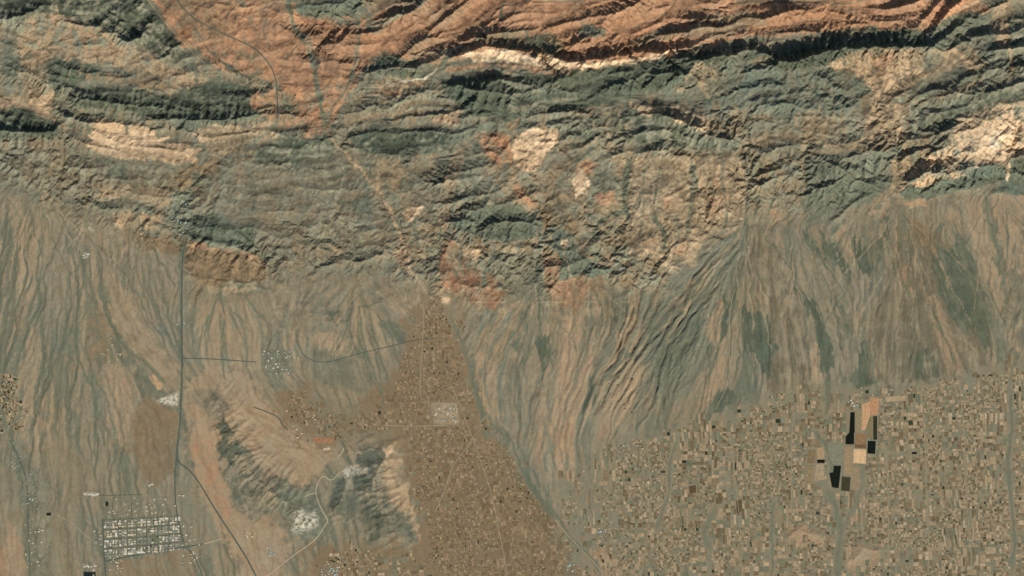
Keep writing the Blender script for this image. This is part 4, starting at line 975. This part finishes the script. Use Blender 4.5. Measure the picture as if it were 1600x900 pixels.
BIG = [
    ("1329,643 1336,643 1336,676 1335,676 1335,695 1321,695 1321,683 1327,676", (24, 28, 22), 'tall black field strip with a wider foot, left of the tan striped field'),
    ("1360,621 1374,621 1372,649 1360,649", (182, 134, 98), 'orange rectangular field at the north end of the dark strip'),
    ("1364.5,649.5 1371,649.5 1371,688 1364.5,688", (52, 50, 36), 'narrow dark field strip directly below the orange field'),
    ("1356,688.5 1369,688.5 1368,710 1355,709", (24, 28, 22), 'black square field right of the pale cream field'),
    ("1333.5,701 1354,702 1353.5,725 1333,724", (208, 170, 128), 'pale cream square field between black and grey fields'),
    ("1337,676 1354,677 1354,694 1335.5,694", (140, 108, 78), 'brown field just above the pale cream square field'),
    ("1335.5,694.5 1354,694.5 1354,700.5 1335.5,700", (112, 86, 60), 'thin dark brown strip bordering the cream square field'),
    ("1337,640 1346,640 1344,676 1337,676", (138, 124, 92), 'olive field strip right of the tall black strip'),
    ("1347,632 1360,626 1360,650 1352,672 1346,674", (190, 148, 110), 'light tan field between the olive strip and the orange field'),
    ("1354,651 1364,651 1364,686 1355,686", (128, 112, 82), 'brown grey field strip left of the narrow dark strip'),
    ("1277,718.3 1289,718.3 1289,723.6 1277,723.6", (20, 22, 18), 'small black rectangle of field west of the gravel wash'),
    ("1295.5,739 1302,738 1303,727 1315,727 1311,764 1300,762", (26, 30, 24), 'black stepped field narrowing southward beside the wash'),
    ("1315.5,744 1329.5,745.5 1328,769 1314,767", (66, 62, 46), 'dark olive square field beside the black stepped field'),
    ("1262,703 1275,702 1273,724 1261,725", (128, 106, 78), 'brown field north of the small black rectangle field'),
    ("1260,727 1272,726 1270,756 1258,757", (140, 120, 90), 'drab tan field south of the brown field by the wash'),
    ("1276,700 1288,698 1289,717 1277,717.5", (164, 136, 104), 'tan field just above the small black rectangle field'),
    ("1275,724.5 1288,724.5 1288,750 1272,752", (160, 138, 110), 'light tan field just below the small black rectangle field'),
    ("1293,695 1318,692 1319,726 1303,726 1296,715", (128, 124, 102), 'large grey fallow field beside the gravel wash'),
    ("1320,697 1332.5,697 1332,743 1318,742", (150, 128, 98), 'tan strip field left of the cream square field'),
    ("1330.5,727 1345,728 1343,765 1330,766", (146, 126, 98), 'tan field below the pale cream square field'),
    ("1425,706.3 1433,706.3 1433,709.8 1425,709.8", (20, 22, 20), 'small black strip field far right of the cream field'),
    ("1383,620 1416,618 1416,626 1384,628", (170, 144, 113), 'long pale sandy field north of the eastern patchwork'),
    ("1076,760 1088,758 1088,770 1078,772", (92, 74, 52), 'dark brown square field alone in the middle of the plain'),
    ("1150,782 1159,780 1160,795 1154,808 1151,800", (96, 80, 58), 'dark brown pointed field in the middle of the plain'),
    ("1118,778 1131,775 1128,787 1119,788", (104, 88, 62), 'dark brown slanting field west of the pointed field'),
    ("1060,775 1064,774 1062,786 1058,786", (100, 84, 60), 'thin dark brown slanting strip near the dark square field'),
    ("488,682 522,685 521,692 489,691", (160, 116, 86), 'brick orange field strip above the quarry saddle'),
    ("505,700 516,699 516,703 505,704", (205, 178, 146), 'small pale strip of field beneath the brick orange field'),
    ("231,588 240,584 254,600 252,609 247,611", (182, 148, 112), 'slanting pale tan field strip north of the white works'),
]
used = []
for pts, c, label in BIG:
    cs = P(pts)
    o = tag(field_mesh('field', cs, c), label, 'field', kind='thing')
    if label.startswith(('broad', 'southern')):
        pass
    a = np.array(cs); used.append((a[:, 0].min() - 1, a[:, 0].max() + 1, a[:, 1].min() - 1, a[:, 1].max() + 1))

rs = random.Random(5)
ROADSEG = []
def blocked(x, y):
    for a, b, c, d in used:
        if a < x < b and c < y < d: return True
    return False


SHADES = {'dark brown': [(106, 90, 66), (98, 82, 59), (112, 94, 69)], 'brown': [(130, 110, 82), (126, 107, 80), (136, 116, 88)], 'tan': [(162, 138, 107), (156, 133, 103), (167, 142, 111)],
          'pale': [(180, 154, 121), (184, 158, 126), (176, 150, 119)], 'grey green': [(116, 114, 92), (110, 109, 87), (123, 118, 96)], 'blackish green': [(56, 60, 46), (48, 54, 42)]}
MIXES = [dict(zip(SHADES, w_)) for w_ in ((15, 22, 30, 10, 22, 2.4), (26, 36, 22, 7, 10, 1.6), (16, 34, 22, 10, 14, 3), (18, 20, 24, 14, 14, 10))]
DROP = (.08, .2, .2, .12)
parcels = []


def cut(x, y, w, h, k, lim):
    if (w > lim or h > lim * 1.15) and (w * h > 9):
        if w * rs.uniform(.6, 1.5) > h:
            f = rs.uniform(.3, .7); cut(x, y, w * f, h, k, lim); cut(x + w * f, y, w * (1 - f), h, k, lim)
        else:
            f = rs.uniform(.3, .7); cut(x, y, w, h * f, k, lim); cut(x, y + h * f, w, h * (1 - f), k, lim)
        return
    g = min(.22, .05 * min(w, h))
    pts = [(x + g, y + g), (x + w - g, y + g), (x + w - g, y + h - g), (x + g, y + h - g)]
    parcels.append((k, pts, w * h))


for k, poly in enumerate(FARMS):
    a = np.array(poly)
    yy = a[:, 1].min()
    while yy < a[:, 1].max():
        xx = a[:, 0].min()
        while xx < a[:, 0].max():
            # some blocks are cut into long strips, some into small plots
            lim = rs.choice((4, 5, 5, 6, 7, 9) if k != 1 else (3.5, 4, 5, 6))
            asp = rs.random()
            if asp < .16 and k == 0:
                n = rs.randint(7, 11)
                for i in range(n):
                    h2 = 0
                    while h2 < 30:
                        q = rs.uniform(7, 20); q = min(q, 30 - h2)
                        parcels.append((k, [(xx + 30 * i / n + .2, yy + h2 + .3), (xx + 30 * (i + 1) / n - .2, yy + h2 + .3), (xx + 30 * (i + 1) / n - .2, yy + h2 + q - .3), (xx + 30 * i / n + .2, yy + h2 + q - .3)], 30 / n * q)); h2 += q
            else:
                cut(xx, yy, 30, 30, k, lim)
            xx += 30
        yy += 30
arr = np.array([np.mean(p[1], 0) for p in parcels])
inside = np.zeros(len(parcels), bool)
for k, poly in enumerate(FARMS):
    m = np.array([p[0] == k for p in parcels])
    sd = poly_sd(arr[:, 0].astype(F), arr[:, 1].astype(F), poly)
    inside |= m & (sd + 26 * perlin(arr[:, 0] / 22, arr[:, 1] / 22, 9) - 8 > 0)
hl = HILL[((arr[:, 1] - Y0) / STEP).astype(int).clip(0, NY - 1), ((arr[:, 0] - X0) / STEP).astype(int).clip(0, NX - 1)]
inside &= hl < .1
WLINES = [(p, w_) for p, w_, c, op in WASHES if max(v[1] for v in p) > 600 and w_ > 3] + [(p, w_ * .4) for _, _, p, w_, _ in ROADS]
for p, w_ in WLINES:
    d, _, _ = seg_dist(arr[:, 0].astype(F), arr[:, 1].astype(F), p)
    inside &= d > w_ * .75 + .8
for c0, c1, c2, c3 in used + [(670, 720, 626, 666), (496, 534, 882, 906)]:
    inside &= ~((arr[:, 0] > c0) & (arr[:, 0] < c1) & (arr[:, 1] > c2) & (arr[:, 1] < c3))
for poly in [h_[0] for h_ in HILLS[:10]]:
    inside &= poly_sd(arr[:, 0].astype(F), arr[:, 1].astype(F), poly) < -3
bare = perlin(arr[:, 0] / 38, arr[:, 1] / 38, 15)
dkn = perlin(arr[:, 0] / 24, arr[:, 1] / 24, 16)
tilt = perlin(arr[:, 0] / 60, arr[:, 1] / 60, 17) * .16 - .04 + np.random.default_rng(2).normal(0, .025, len(arr))
keep = []
west = np.clip((1010 - arr[:, 0]) / 90, 0, 1)
for i, (k, pts, ar) in enumerate(parcels):
    if not inside[i] or rs.random() < DROP[k] + .35 * max(0, bare[i]) + (.45 * west[i] if k == 0 else 0): continue
    mx = dict(MIXES[k])
    mx['dark brown'] *= 1 + 2.2 * max(0, dkn[i]); mx['grey green'] *= 1 + 3 * max(0, -dkn[i])
    if k == 0 and arr[i, 0] > 1360: mx['tan'] *= 1.3; mx['pale'] *= 1.3
    if ar > 40: mx['blackish green'] *= .1
    nm = rs.choices(list(mx), list(mx.values()))[0]
    c = np.array(rs.choice(SHADES[nm]), float) * rs.uniform(.94, 1.06)
    base = np.array((131, 109, 82) if k == 1 else (130, 119, 95), float)
    if nm != 'blackish green': c = base + (c - base) * (.62 if k == 1 else .88)
    ctr = arr[i]; ca, sa = math.cos(tilt[i]), math.sin(tilt[i])
    pts = [(ctr[0] + (x - ctr[0]) * ca - (y - ctr[1]) * sa, ctr[1] + (x - ctr[0]) * sa + (y - ctr[1]) * ca) for x, y in pts]
    keep.append((ar, k, nm, pts, c))
keep.sort(key=lambda v: -v[0] * (1 if 0 < np.mean(v[3], 0)[0] < 1600 and np.mean(v[3], 0)[1] < 900 else 0))
WHERE = ('on the southeastern plain', 'in the brown central farmland', 'at the bottom edge below the two hills', 'by the orchards at the left edge')
for ar, k, nm, pts, c in keep[:268]:
    tag(field_mesh('field', pts, c), f'larger {nm} field parcel in the patchwork {WHERE[k]}', 'field', f'{nm} fields {WHERE[k]}', 'thing')
V = []; Q = []; VCc = []
for ar, k, nm, pts, c in keep[268:]:
    b = len(V); m = np.mean(pts, 0); cc = alb(c)
    for x, y in pts: V.append((wx(x), wy(y), float(ground(x, y)) - 1.5))
    for x, y in pts:
        x = m[0] + (x - m[0]) * .94; y = m[1] + (y - m[1]) * .94
        V.append((wx(x), wy(y), float(ground(x, y)) + 1.3))
    VCc += [cc] * 8
    Q += [(b + 7, b + 6, b + 5, b + 4)] + [(b + 4 + i, b + 4 + (i + 1) % 4, b + (i + 1) % 4, b + i) for i in range(4)]
tag(mesh_np('farmland', np.array(V), np.array(Q), M_FIELD, np.array(VCc)), 'patchwork of countless tiny farm plots spread over the plain', 'farmland', kind='stuff')

# ---------------------------------------------------------------- houses
MW = {'white': plain_mat('wall_white_render', (214, 204, 184), .06, .05), 'cream': plain_mat('wall_cream_render', (200, 182, 152), .08, .05), 'grey': plain_mat('wall_grey_block', (156, 152, 138), .08, .05), 'blue': plain_mat('roof_pale_blue_metal', (168, 190, 186), .06, .05)}
MDARK = plain_mat('opening_dark', (52, 52, 46), .1, .05)


def house_mesh(w, d, h, col, wing):
    V = []; Fc = []; mi = []

    def box(x0, x1, y0, y1, z0, z1, m=0):
        b = len(V)
        V.extend([(x0, y0, z0), (x1, y0, z0), (x1, y1, z0), (x0, y1, z0), (x0, y0, z1), (x1, y0, z1), (x1, y1, z1), (x0, y1, z1)])
        for f in ((4, 5, 6, 7), (0, 1, 5, 4), (1, 2, 6, 5), (2, 3, 7, 6), (3, 0, 4, 7)): Fc.append(tuple(b + i for i in f)); mi.append(m)

    def block(x0, x1, y0, y1, h):
        box(x0, x1, y0, y1, -4, h)
        t = .5
        for a in ((x0, x1, y0, y0 + t), (x0, x1, y1 - t, y1), (x0, x0 + t, y0 + t, y1 - t), (x1 - t, x1, y0 + t, y1 - t)): box(*a, h + .002, h + .9)
        for i in range(max(2, int((x1 - x0) / 6))):
            u = x0 + 2 + i * 6
            if u + 2 < x1: box(u, u + 1.8, y0 - .08, y0 - .002, 1, 2.6, 1)
    block(-w / 2, w / 2, -d / 2, d / 2, h)
    if wing: block(-w / 2, -w / 2 + w * .35, d / 2 + .01, d * .85, h * .75)
    box(w * .1, w * .1 + 4, -2, 2.5, h + .01, h + 2.6)
    me = bpy.data.meshes.new('house'); me.from_pydata(V, [], Fc); me.materials.append(MW[col]); me.materials.append(MDARK)
    me.polygons.foreach_set('material_index', mi)
    return me


HM = {c: [house_mesh(w, d, h, c, wing) for w, d, h, wing in ((40, 22, 7, 1), (32, 20, 6, 0), (46, 26, 9, 1), (28, 26, 6, 0))] for c in MW}
SHED = {c: [house_mesh(w, d, h, c, 0) for w, d, h in ((70, 34, 9), (54, 28, 8))] for c in MW}


SURPLUS = []


def put(x, y, me, name, rot, sc, label, cat, group, surplus=False):
    if surplus:
        SURPLUS.append((x, y, me, rot, sc)); return
    o = bpy.data.objects.new(name, me); C.objects.link(o)
    o.location = (wx(x), wy(y), float(ground(x, y))); o.rotation_euler = (0, 0, rot); o.scale = (sc, sc, 1)
    return tag(o, label, cat, group)


def pick(d): return rs.choices(list(d), list(d.values()))[0]


T_MIX = dict(white=4, cream=4, grey=4)
town_n = 0
xs = [161, 184, 198.5, 213, 229, 246.5, 263.5, 282]
empty = {(3, 2), (4, 2)}
for r in range(4):
    for cix in range(7):
        xa, xb = xs[cix] + 1, xs[cix + 1] - 1
        n = max(3, int((xb - xa) / 3.9))
        for rr in (3.6, 7.4, 11.4):
            for i in range(n):
                x = xa + (i + .5) * (xb - xa) / n; t = (x - 161) / 120
                y = 813 - 7 * t + r * (15 - 1.2 * t) + rr * (1 - .08 * t)
                if rs.random() < (.75 if (r, cix) in ((2, 4),) else .1): continue
                put(x + rs.uniform(-.7, .7), y + rs.uniform(-.6, .6), rs.choice(HM[pick(T_MIX)]), 'house', rs.choice((0, 0, math.pi / 2, math.pi)) + .04, rs.choice((1.0, 1.3, 1.5, 1.8)), 'pale flat-roofed house in the gridded town beside the highway', 'house', 'houses of the gridded town')
SETTLE = [
    # centre box, number, size, mix, label, group
    (286, 300, 812, 850, 14, dict(white=2, grey=4), 'grey house east of the gridded town across the road', 'houses east of the town', HM),
    (18, 34, 690, 735, 16, dict(grey=5, cream=2), 'grey house at the head of the west wash', 'houses at the head of the west wash', HM),
    (0, 44, 630, 670, 14, dict(cream=4, grey=3), 'cream farm house by the left edge orchards', 'farm houses by the orchards', HM),
    (130, 156, 878, 892, 10, dict(white=3, grey=3), 'pale house near the sheds above the black reservoir', 'houses near the reservoir', HM),
    (168, 278, 778, 808, 34, dict(white=4, cream=4, grey=2), 'pale house on the half-built plots north of the gridded town', 'houses north of the gridded town', HM),
    (168, 190, 866, 896, 22, dict(white=3, cream=3, grey=3), 'pale house south of the gridded town by the slanting road', 'houses south of the town', HM),
    (34, 58, 736, 800, 26, dict(grey=5, cream=2, blue=2), 'grey village house along the west wash', 'houses of the west village', HM),
    (38, 76, 802, 890, 26, dict(grey=4, cream=3, white=2), 'grey house in the southern part of the west village', 'houses of the southern west village', HM),
    (410, 454, 546, 584, 40, dict(white=5, blue=4, grey=3), 'pale blue or white house in the hamlet north of the lone hill', 'houses of the hamlet by the straight lane', HM),
    (680, 714, 632, 662, 18, dict(white=4, blue=3, cream=3), 'pale shed inside the square compound on the farmland', 'sheds of the square compound', HM),
    (268, 296, 302, 368, 26, dict(grey=5, blue=3), 'grey house of the mountain village where the highway leaves the hills', 'houses of the mountain village', HM),
    (502, 530, 882, 899, 30, dict(blue=5, grey=4, white=2), 'bluish grey house of the small town at the bottom edge', 'houses of the bottom edge town', HM),
    (284, 312, 838, 880, 22, dict(grey=4, white=2, cream=3), 'grey house along the road leaving the town southeastward', 'houses southeast of the town', HM),
    (146, 158, 830, 858, 12, dict(white=3, grey=4), 'pale house just west of the gridded town', 'houses west of the town', HM),
    (160, 190, 526, 575, 12, dict(grey=4, cream=3), 'grey farm house beside the dark wash on the western plain', 'farm houses on the western plain', HM),
    (276, 294, 500, 512, 5, dict(white=3, grey=4), 'pale roadside house on the straight highway', 'roadside houses', HM),
    (1322, 1342, 624, 634, 6, dict(white=3, blue=3), 'white farm building at the head of the tall black field', 'farm buildings by the black field', HM),
    (416, 430, 852, 870, 7, dict(blue=5, white=3), 'pale blue shed west of the quarry track', 'sheds west of the quarry track', HM),
    (382, 396, 832, 846, 5, dict(white=5), 'white shed between the highway and the lone hill', 'sheds between highway and hill', HM),
    (936, 950, 828, 838, 4, dict(blue=5, white=2), 'pale blue roofed farm building east of the dark wash', 'farm buildings east of the wash', HM),
    (884, 898, 882, 894, 5, dict(blue=5, grey=2), 'pale blue roofed farm building at the bottom beside the dark wash', 'farm buildings at the bottom', HM),
    (444, 500, 640, 684, 12, dict(cream=4, white=2, grey=2), 'cream farm house among the garden plots above the saddle', 'farm houses among the garden plots', HM),
]
for a, b, c, d, n, mx, label, group, src in SETTLE:
    pts = []
    for _ in range(n * 30):
        if len(pts) >= n: break
        x, y = rs.uniform(a, b), rs.uniform(c, d)
        if all(abs(x - u) + abs(y - v) > 3.6 for u, v in pts) and not blocked(x, y):
            pts.append((x, y)); put(x, y, rs.choice(src[pick(mx)]), 'house', rs.choice((0, math.pi / 2)) + rs.uniform(-.1, .1), rs.uniform(.75, 1.2), label, 'house', group, len(pts) > 5)
SHEDS = [(132, 772, 0), (139, 773, 0), (147, 773.5, 0), (152, 772, 1), (233, 759, 1), (237, 757, 0), (280, 774.5, 0), (286, 775, 0), (252, 627, 0), (259, 622, 1), (268, 619, 0), (275, 616, 1), (272, 628, 0), (60, 831, 1), (66, 829, 0), (132, 886, 1), (137, 885, 0), (142, 886, 1), (149, 885, 0), (228, 792, 1), (131, 399, 0), (137, 397, 1)]
SHED_LAB = {0: ('white shed in the row north of the west track', 'white sheds west of the town plots'), 4: ('white building at the north tip of the town plots', 'white buildings north of the town'), 6: ('white roadside building on the road south of the fork', 'white roadside buildings'),
            8: ('long white shed of the works beside the highway', 'sheds of the white works'), 13: ('white shed in the clearing of the west village', 'white sheds of the west village'), 15: ('white shed above the black reservoir at the bottom edge', 'white sheds by the reservoir'), 19: ('white hall beside the town plots', None), 20: ('white shed alone on the upper western fan', 'white sheds on the western fan')}
cur = None
for i, (x, y, q) in enumerate(SHEDS):
    cur = SHED_LAB.get(i, cur)
    put(x, y, rs.choice(SHED['white']), 'shed', rs.choice((0, math.pi / 2)) * q + .05, rs.uniform(.75, 1), cur[0], 'shed', cur[1])

V = []; Fc = []; mi = []
for x, y, me, rot, sc in SURPLUS:
    b = len(V); ca, sa = math.cos(rot) * sc, math.sin(rot) * sc
    z = float(ground(x, y))
    for v in me.vertices: V.append((wx(x) + v.co.x * ca - v.co.y * sa, wy(y) + v.co.x * sa + v.co.y * ca, z + v.co.z))
    k = {'white': 0, 'cream': 1, 'grey': 2, 'blue': 3}[me.materials[0].name.split('_')[1] if 'wall' in me.materials[0].name else 'blue']
    for p in me.polygons: Fc.append(tuple(b + i for i in p.vertices)); mi.append(4 if p.material_index else k)
me = bpy.data.meshes.new('village_houses'); me.from_pydata(V, [], Fc)
for m in (MW['white'], MW['cream'], MW['grey'], MW['blue'], MDARK): me.materials.append(m)
me.polygons.foreach_set('material_index', mi)
o = bpy.data.objects.new('village_houses', me); C.objects.link(o)
tag(o, 'scattered tiny houses filling out the villages on the plain', 'houses', kind='stuff')

# reservoirs: dark water behind a low earth bank
M_WATER, _nt, _b = node_mat('water_dark', .15, .5)
_b.inputs['Base Color'].default_value = (.012, .018, .014, 1)
M_BANK = plain_mat('bank_earth', (150, 132, 104), .1, .03)


def reservoir(x0, x1, y0, y1, label):
    r = bpy.data.objects.new('reservoir', None); C.objects.link(r)
    cx, cy = (x0 + x1) / 2, (y0 + y1) / 2
    z = float(max(ground(a, b) for a in (x0, x1) for b in (y0, y1)))
    r.location = (wx(cx), wy(cy), z); tag(r, label, 'reservoir')
    hx, hy = (x1 - x0) / 2 * S, (y1 - y0) / 2 * S
    def child(n, V, Fc, m):
        me = bpy.data.meshes.new(n); me.from_pydata(V, [], Fc); me.materials.append(m)
        o = bpy.data.objects.new(n, me); C.objects.link(o); o.parent = r
    child('water', [(-hx, -hy, 1.2), (hx, -hy, 1.2), (hx, hy, 1.2), (-hx, hy, 1.2)], [(0, 1, 2, 3)], M_WATER)
    V = []
    for g, zz in ((9, -6), (3, 2.4), (0, 2.4), (-.5, .8)): V += [(-hx - g, -hy - g, zz), (hx + g, -hy - g, zz), (hx + g, hy + g, zz), (-hx - g, hy + g, zz)]
    Fc = [(4 * k + i, 4 * k + (i + 1) % 4, 4 * k + 4 + (i + 1) % 4, 4 * k + 4 + i) for k in range(3) for i in range(4)]
    child('bank', V, Fc, M_BANK)


reservoir(130, 149, 894, 908, 'black rectangular reservoir at the bottom edge below the white sheds')
reservoir(72, 79.5, 801.5, 806, 'small black reservoir beside the west village')
reservoir(164.5, 169, 784, 791.5, 'small dark pool on the open plots northwest of the town')

# ---------------------------------------------------------------- trees
MLEAF = []
for nm, c in (('foliage_dark_green', (44, 54, 38)), ('foliage_olive', (62, 66, 44)), ('foliage_blue_green', (50, 68, 56))):
    MLEAF.append(plain_mat(nm, c, .35, .15))
M_BARK = plain_mat('bark_brown', (90, 74, 58), .2, .3)


def clump_mesh(seed, leaf):
    r = random.Random(seed); V = []; Fc = []; mi = []

    def tube(x, y, h):
        b = len(V)
        for z, q in ((-2, .55), (h * .5, .4), (h, .2)):
            for i in range(5): V.append((x + q * math.cos(i * 1.2566), y + q * math.sin(i * 1.2566), z))
        for k in (0, 5):
            for i in range(5): Fc.append((b + k + i, b + k + (i + 1) % 5, b + k + 5 + (i + 1) % 5, b + k + 5 + i)); mi.append(1)
    for t in range(r.randint(4, 6)):
        cx, cy, h, rad = r.uniform(-9, 9), r.uniform(-8, 8), r.uniform(6, 10), r.uniform(4, 6.5)
        tube(cx, cy, h * .8)
        for q in range(46):
            a, u = r.uniform(0, 6.283), r.uniform(-.7, 1)
            s = math.sqrt(1 - u * u); d = rad * r.uniform(.6, 1.05)
            p = (cx + d * s * math.cos(a), cy + d * s * math.sin(a), h * .75 + d * .75 * u)
            b = len(V); l = r.uniform(1.0, 2.1)
            for i in range(4): V.append((p[0] + r.uniform(-l, l), p[1] + r.uniform(-l, l), p[2] + r.uniform(-l * .6, l * .6)))
            Fc.append((b, b + 1, b + 2)); Fc.append((b, b + 2, b + 3)); mi += [0, 0]
    me = bpy.data.meshes.new('tree_clump'); me.from_pydata(V, [], Fc); me.materials.append(leaf); me.materials.append(M_BARK)
    me.polygons.foreach_set('material_index', mi)
    return me


CL = [clump_mesh(i, MLEAF[i % 3]) for i in range(6)]
GROVES = [
    (P("305,60 330,75 360,95 398,120 396,135 360,115 325,92"), 46, 'dark clump of trees along the wash in the red basin', 'trees along the red basin wash'),
    (P("396,128 440,120 480,150 505,205 470,190 430,175 400,160"), 46, 'dark clump of garden trees in the valley below the red basin', 'garden trees below the red basin'),
    (P("545,125 580,140 625,150 640,165 600,180 555,175 535,160"), 36, 'dark clump of garden trees beside the middle pass', 'garden trees at the middle pass'),
    (P("0,588 20,590 24,615 18,640 0,640"), 34, 'dark clump of orchard trees at the left edge', 'orchard trees at the left edge'),
    (P("460,640 500,640 540,660 530,690 480,690"), 26, 'dark clump of trees between the garden plots above the saddle', 'trees between the garden plots'),
    (P("668,862 676,856 690,855 704,866 700,876 684,872 672,876"), 20, 'dark bluish clump of trees in the grove at the foot of the brown farmland', 'trees of the grove in the brown farmland'),
    (P("164,815 280,808 284,848 166,872"), 34, 'dark clump of trees in a courtyard of the gridded town', 'trees inside the town'),
    (P("960,560 1000,570 1000,670 960,680 940,640"), 14, 'lone dark clump of scrub trees on the middle fan', 'scrub trees on the middle fan'),
    (P("990,690 1150,650 1240,620 1300,610 1400,610 1540,590 1600,570 1600,900 960,900"), 40, 'dark clump of trees beside the fields of the southeastern plain', 'trees on the southeastern plain'),
    (P("640,480 710,480 740,580 800,720 880,860 700,890 660,780 640,680"), 22, 'dark clump of trees beside the brown farmland plots', 'trees in the brown farmland'),
]
for poly, n, label, group in GROVES:
    a = np.array(poly); k = 0
    for _ in range(n * 40):
        if k >= n: break
        x, y = rs.uniform(a[:, 0].min(), a[:, 0].max()), rs.uniform(a[:, 1].min(), a[:, 1].max())
        if poly_sd(np.array([x], F), np.array([y], F), poly)[0] < 0 or blocked(x, y): continue
        k += 1
        o = put(x, y, rs.choice(CL), 'tree_clump', rs.uniform(0, 6.28), 1, label, 'tree clump', group)
        q = rs.uniform(.9, 1.9); o.scale = (q, q * rs.uniform(.7, 1.3), q * .8)
# ---------------------------------------------------------------- sun, sky, camera
SUN_EL, SUN_AZ = math.radians(37), math.radians(158)
w = bpy.data.worlds.new('World'); bpy.context.scene.world = w; w.use_nodes = True
nt = w.node_tree
sky = nt.nodes.new('ShaderNodeTexSky'); sky.sky_type = 'NISHITA'; sky.sun_disc = False
sky.sun_elevation = SUN_EL; sky.sun_rotation = SUN_AZ
nt.links.new(sky.outputs[0], nt.nodes['Background'].inputs[0]); nt.nodes['Background'].inputs[1].default_value = 0.07
sl = bpy.data.lights.new('sun', 'SUN'); sl.energy = 4.2; sl.angle = math.radians(.5); sl.color = (1, .96, .89)
so = bpy.data.objects.new('sun', sl); C.objects.link(so)
so.rotation_euler = (math.pi / 2 - SUN_EL, 0, math.pi - SUN_AZ)
so.location = (0, -20000, 30000)
cam = bpy.data.cameras.new('camera'); co = bpy.data.objects.new('camera', cam); C.objects.link(co)
ALT = 160000.0
co.location = (0, 0, ALT); co.rotation_euler = (0, 0, 0)
cam.sensor_width = 36; cam.lens = 36 * (ALT - 130) / (1600 * S)
cam.clip_start = 100; cam.clip_end = 600000
sc = bpy.context.scene; sc.camera = co
sc.view_settings.view_transform = 'Standard'; sc.view_settings.look = 'None'; sc.view_settings.exposure = 0.17; sc.view_settings.gamma = 1
sc.render.filter_size = 1.5
sc.cycles.max_bounces = 3; sc.cycles.diffuse_bounces = 2
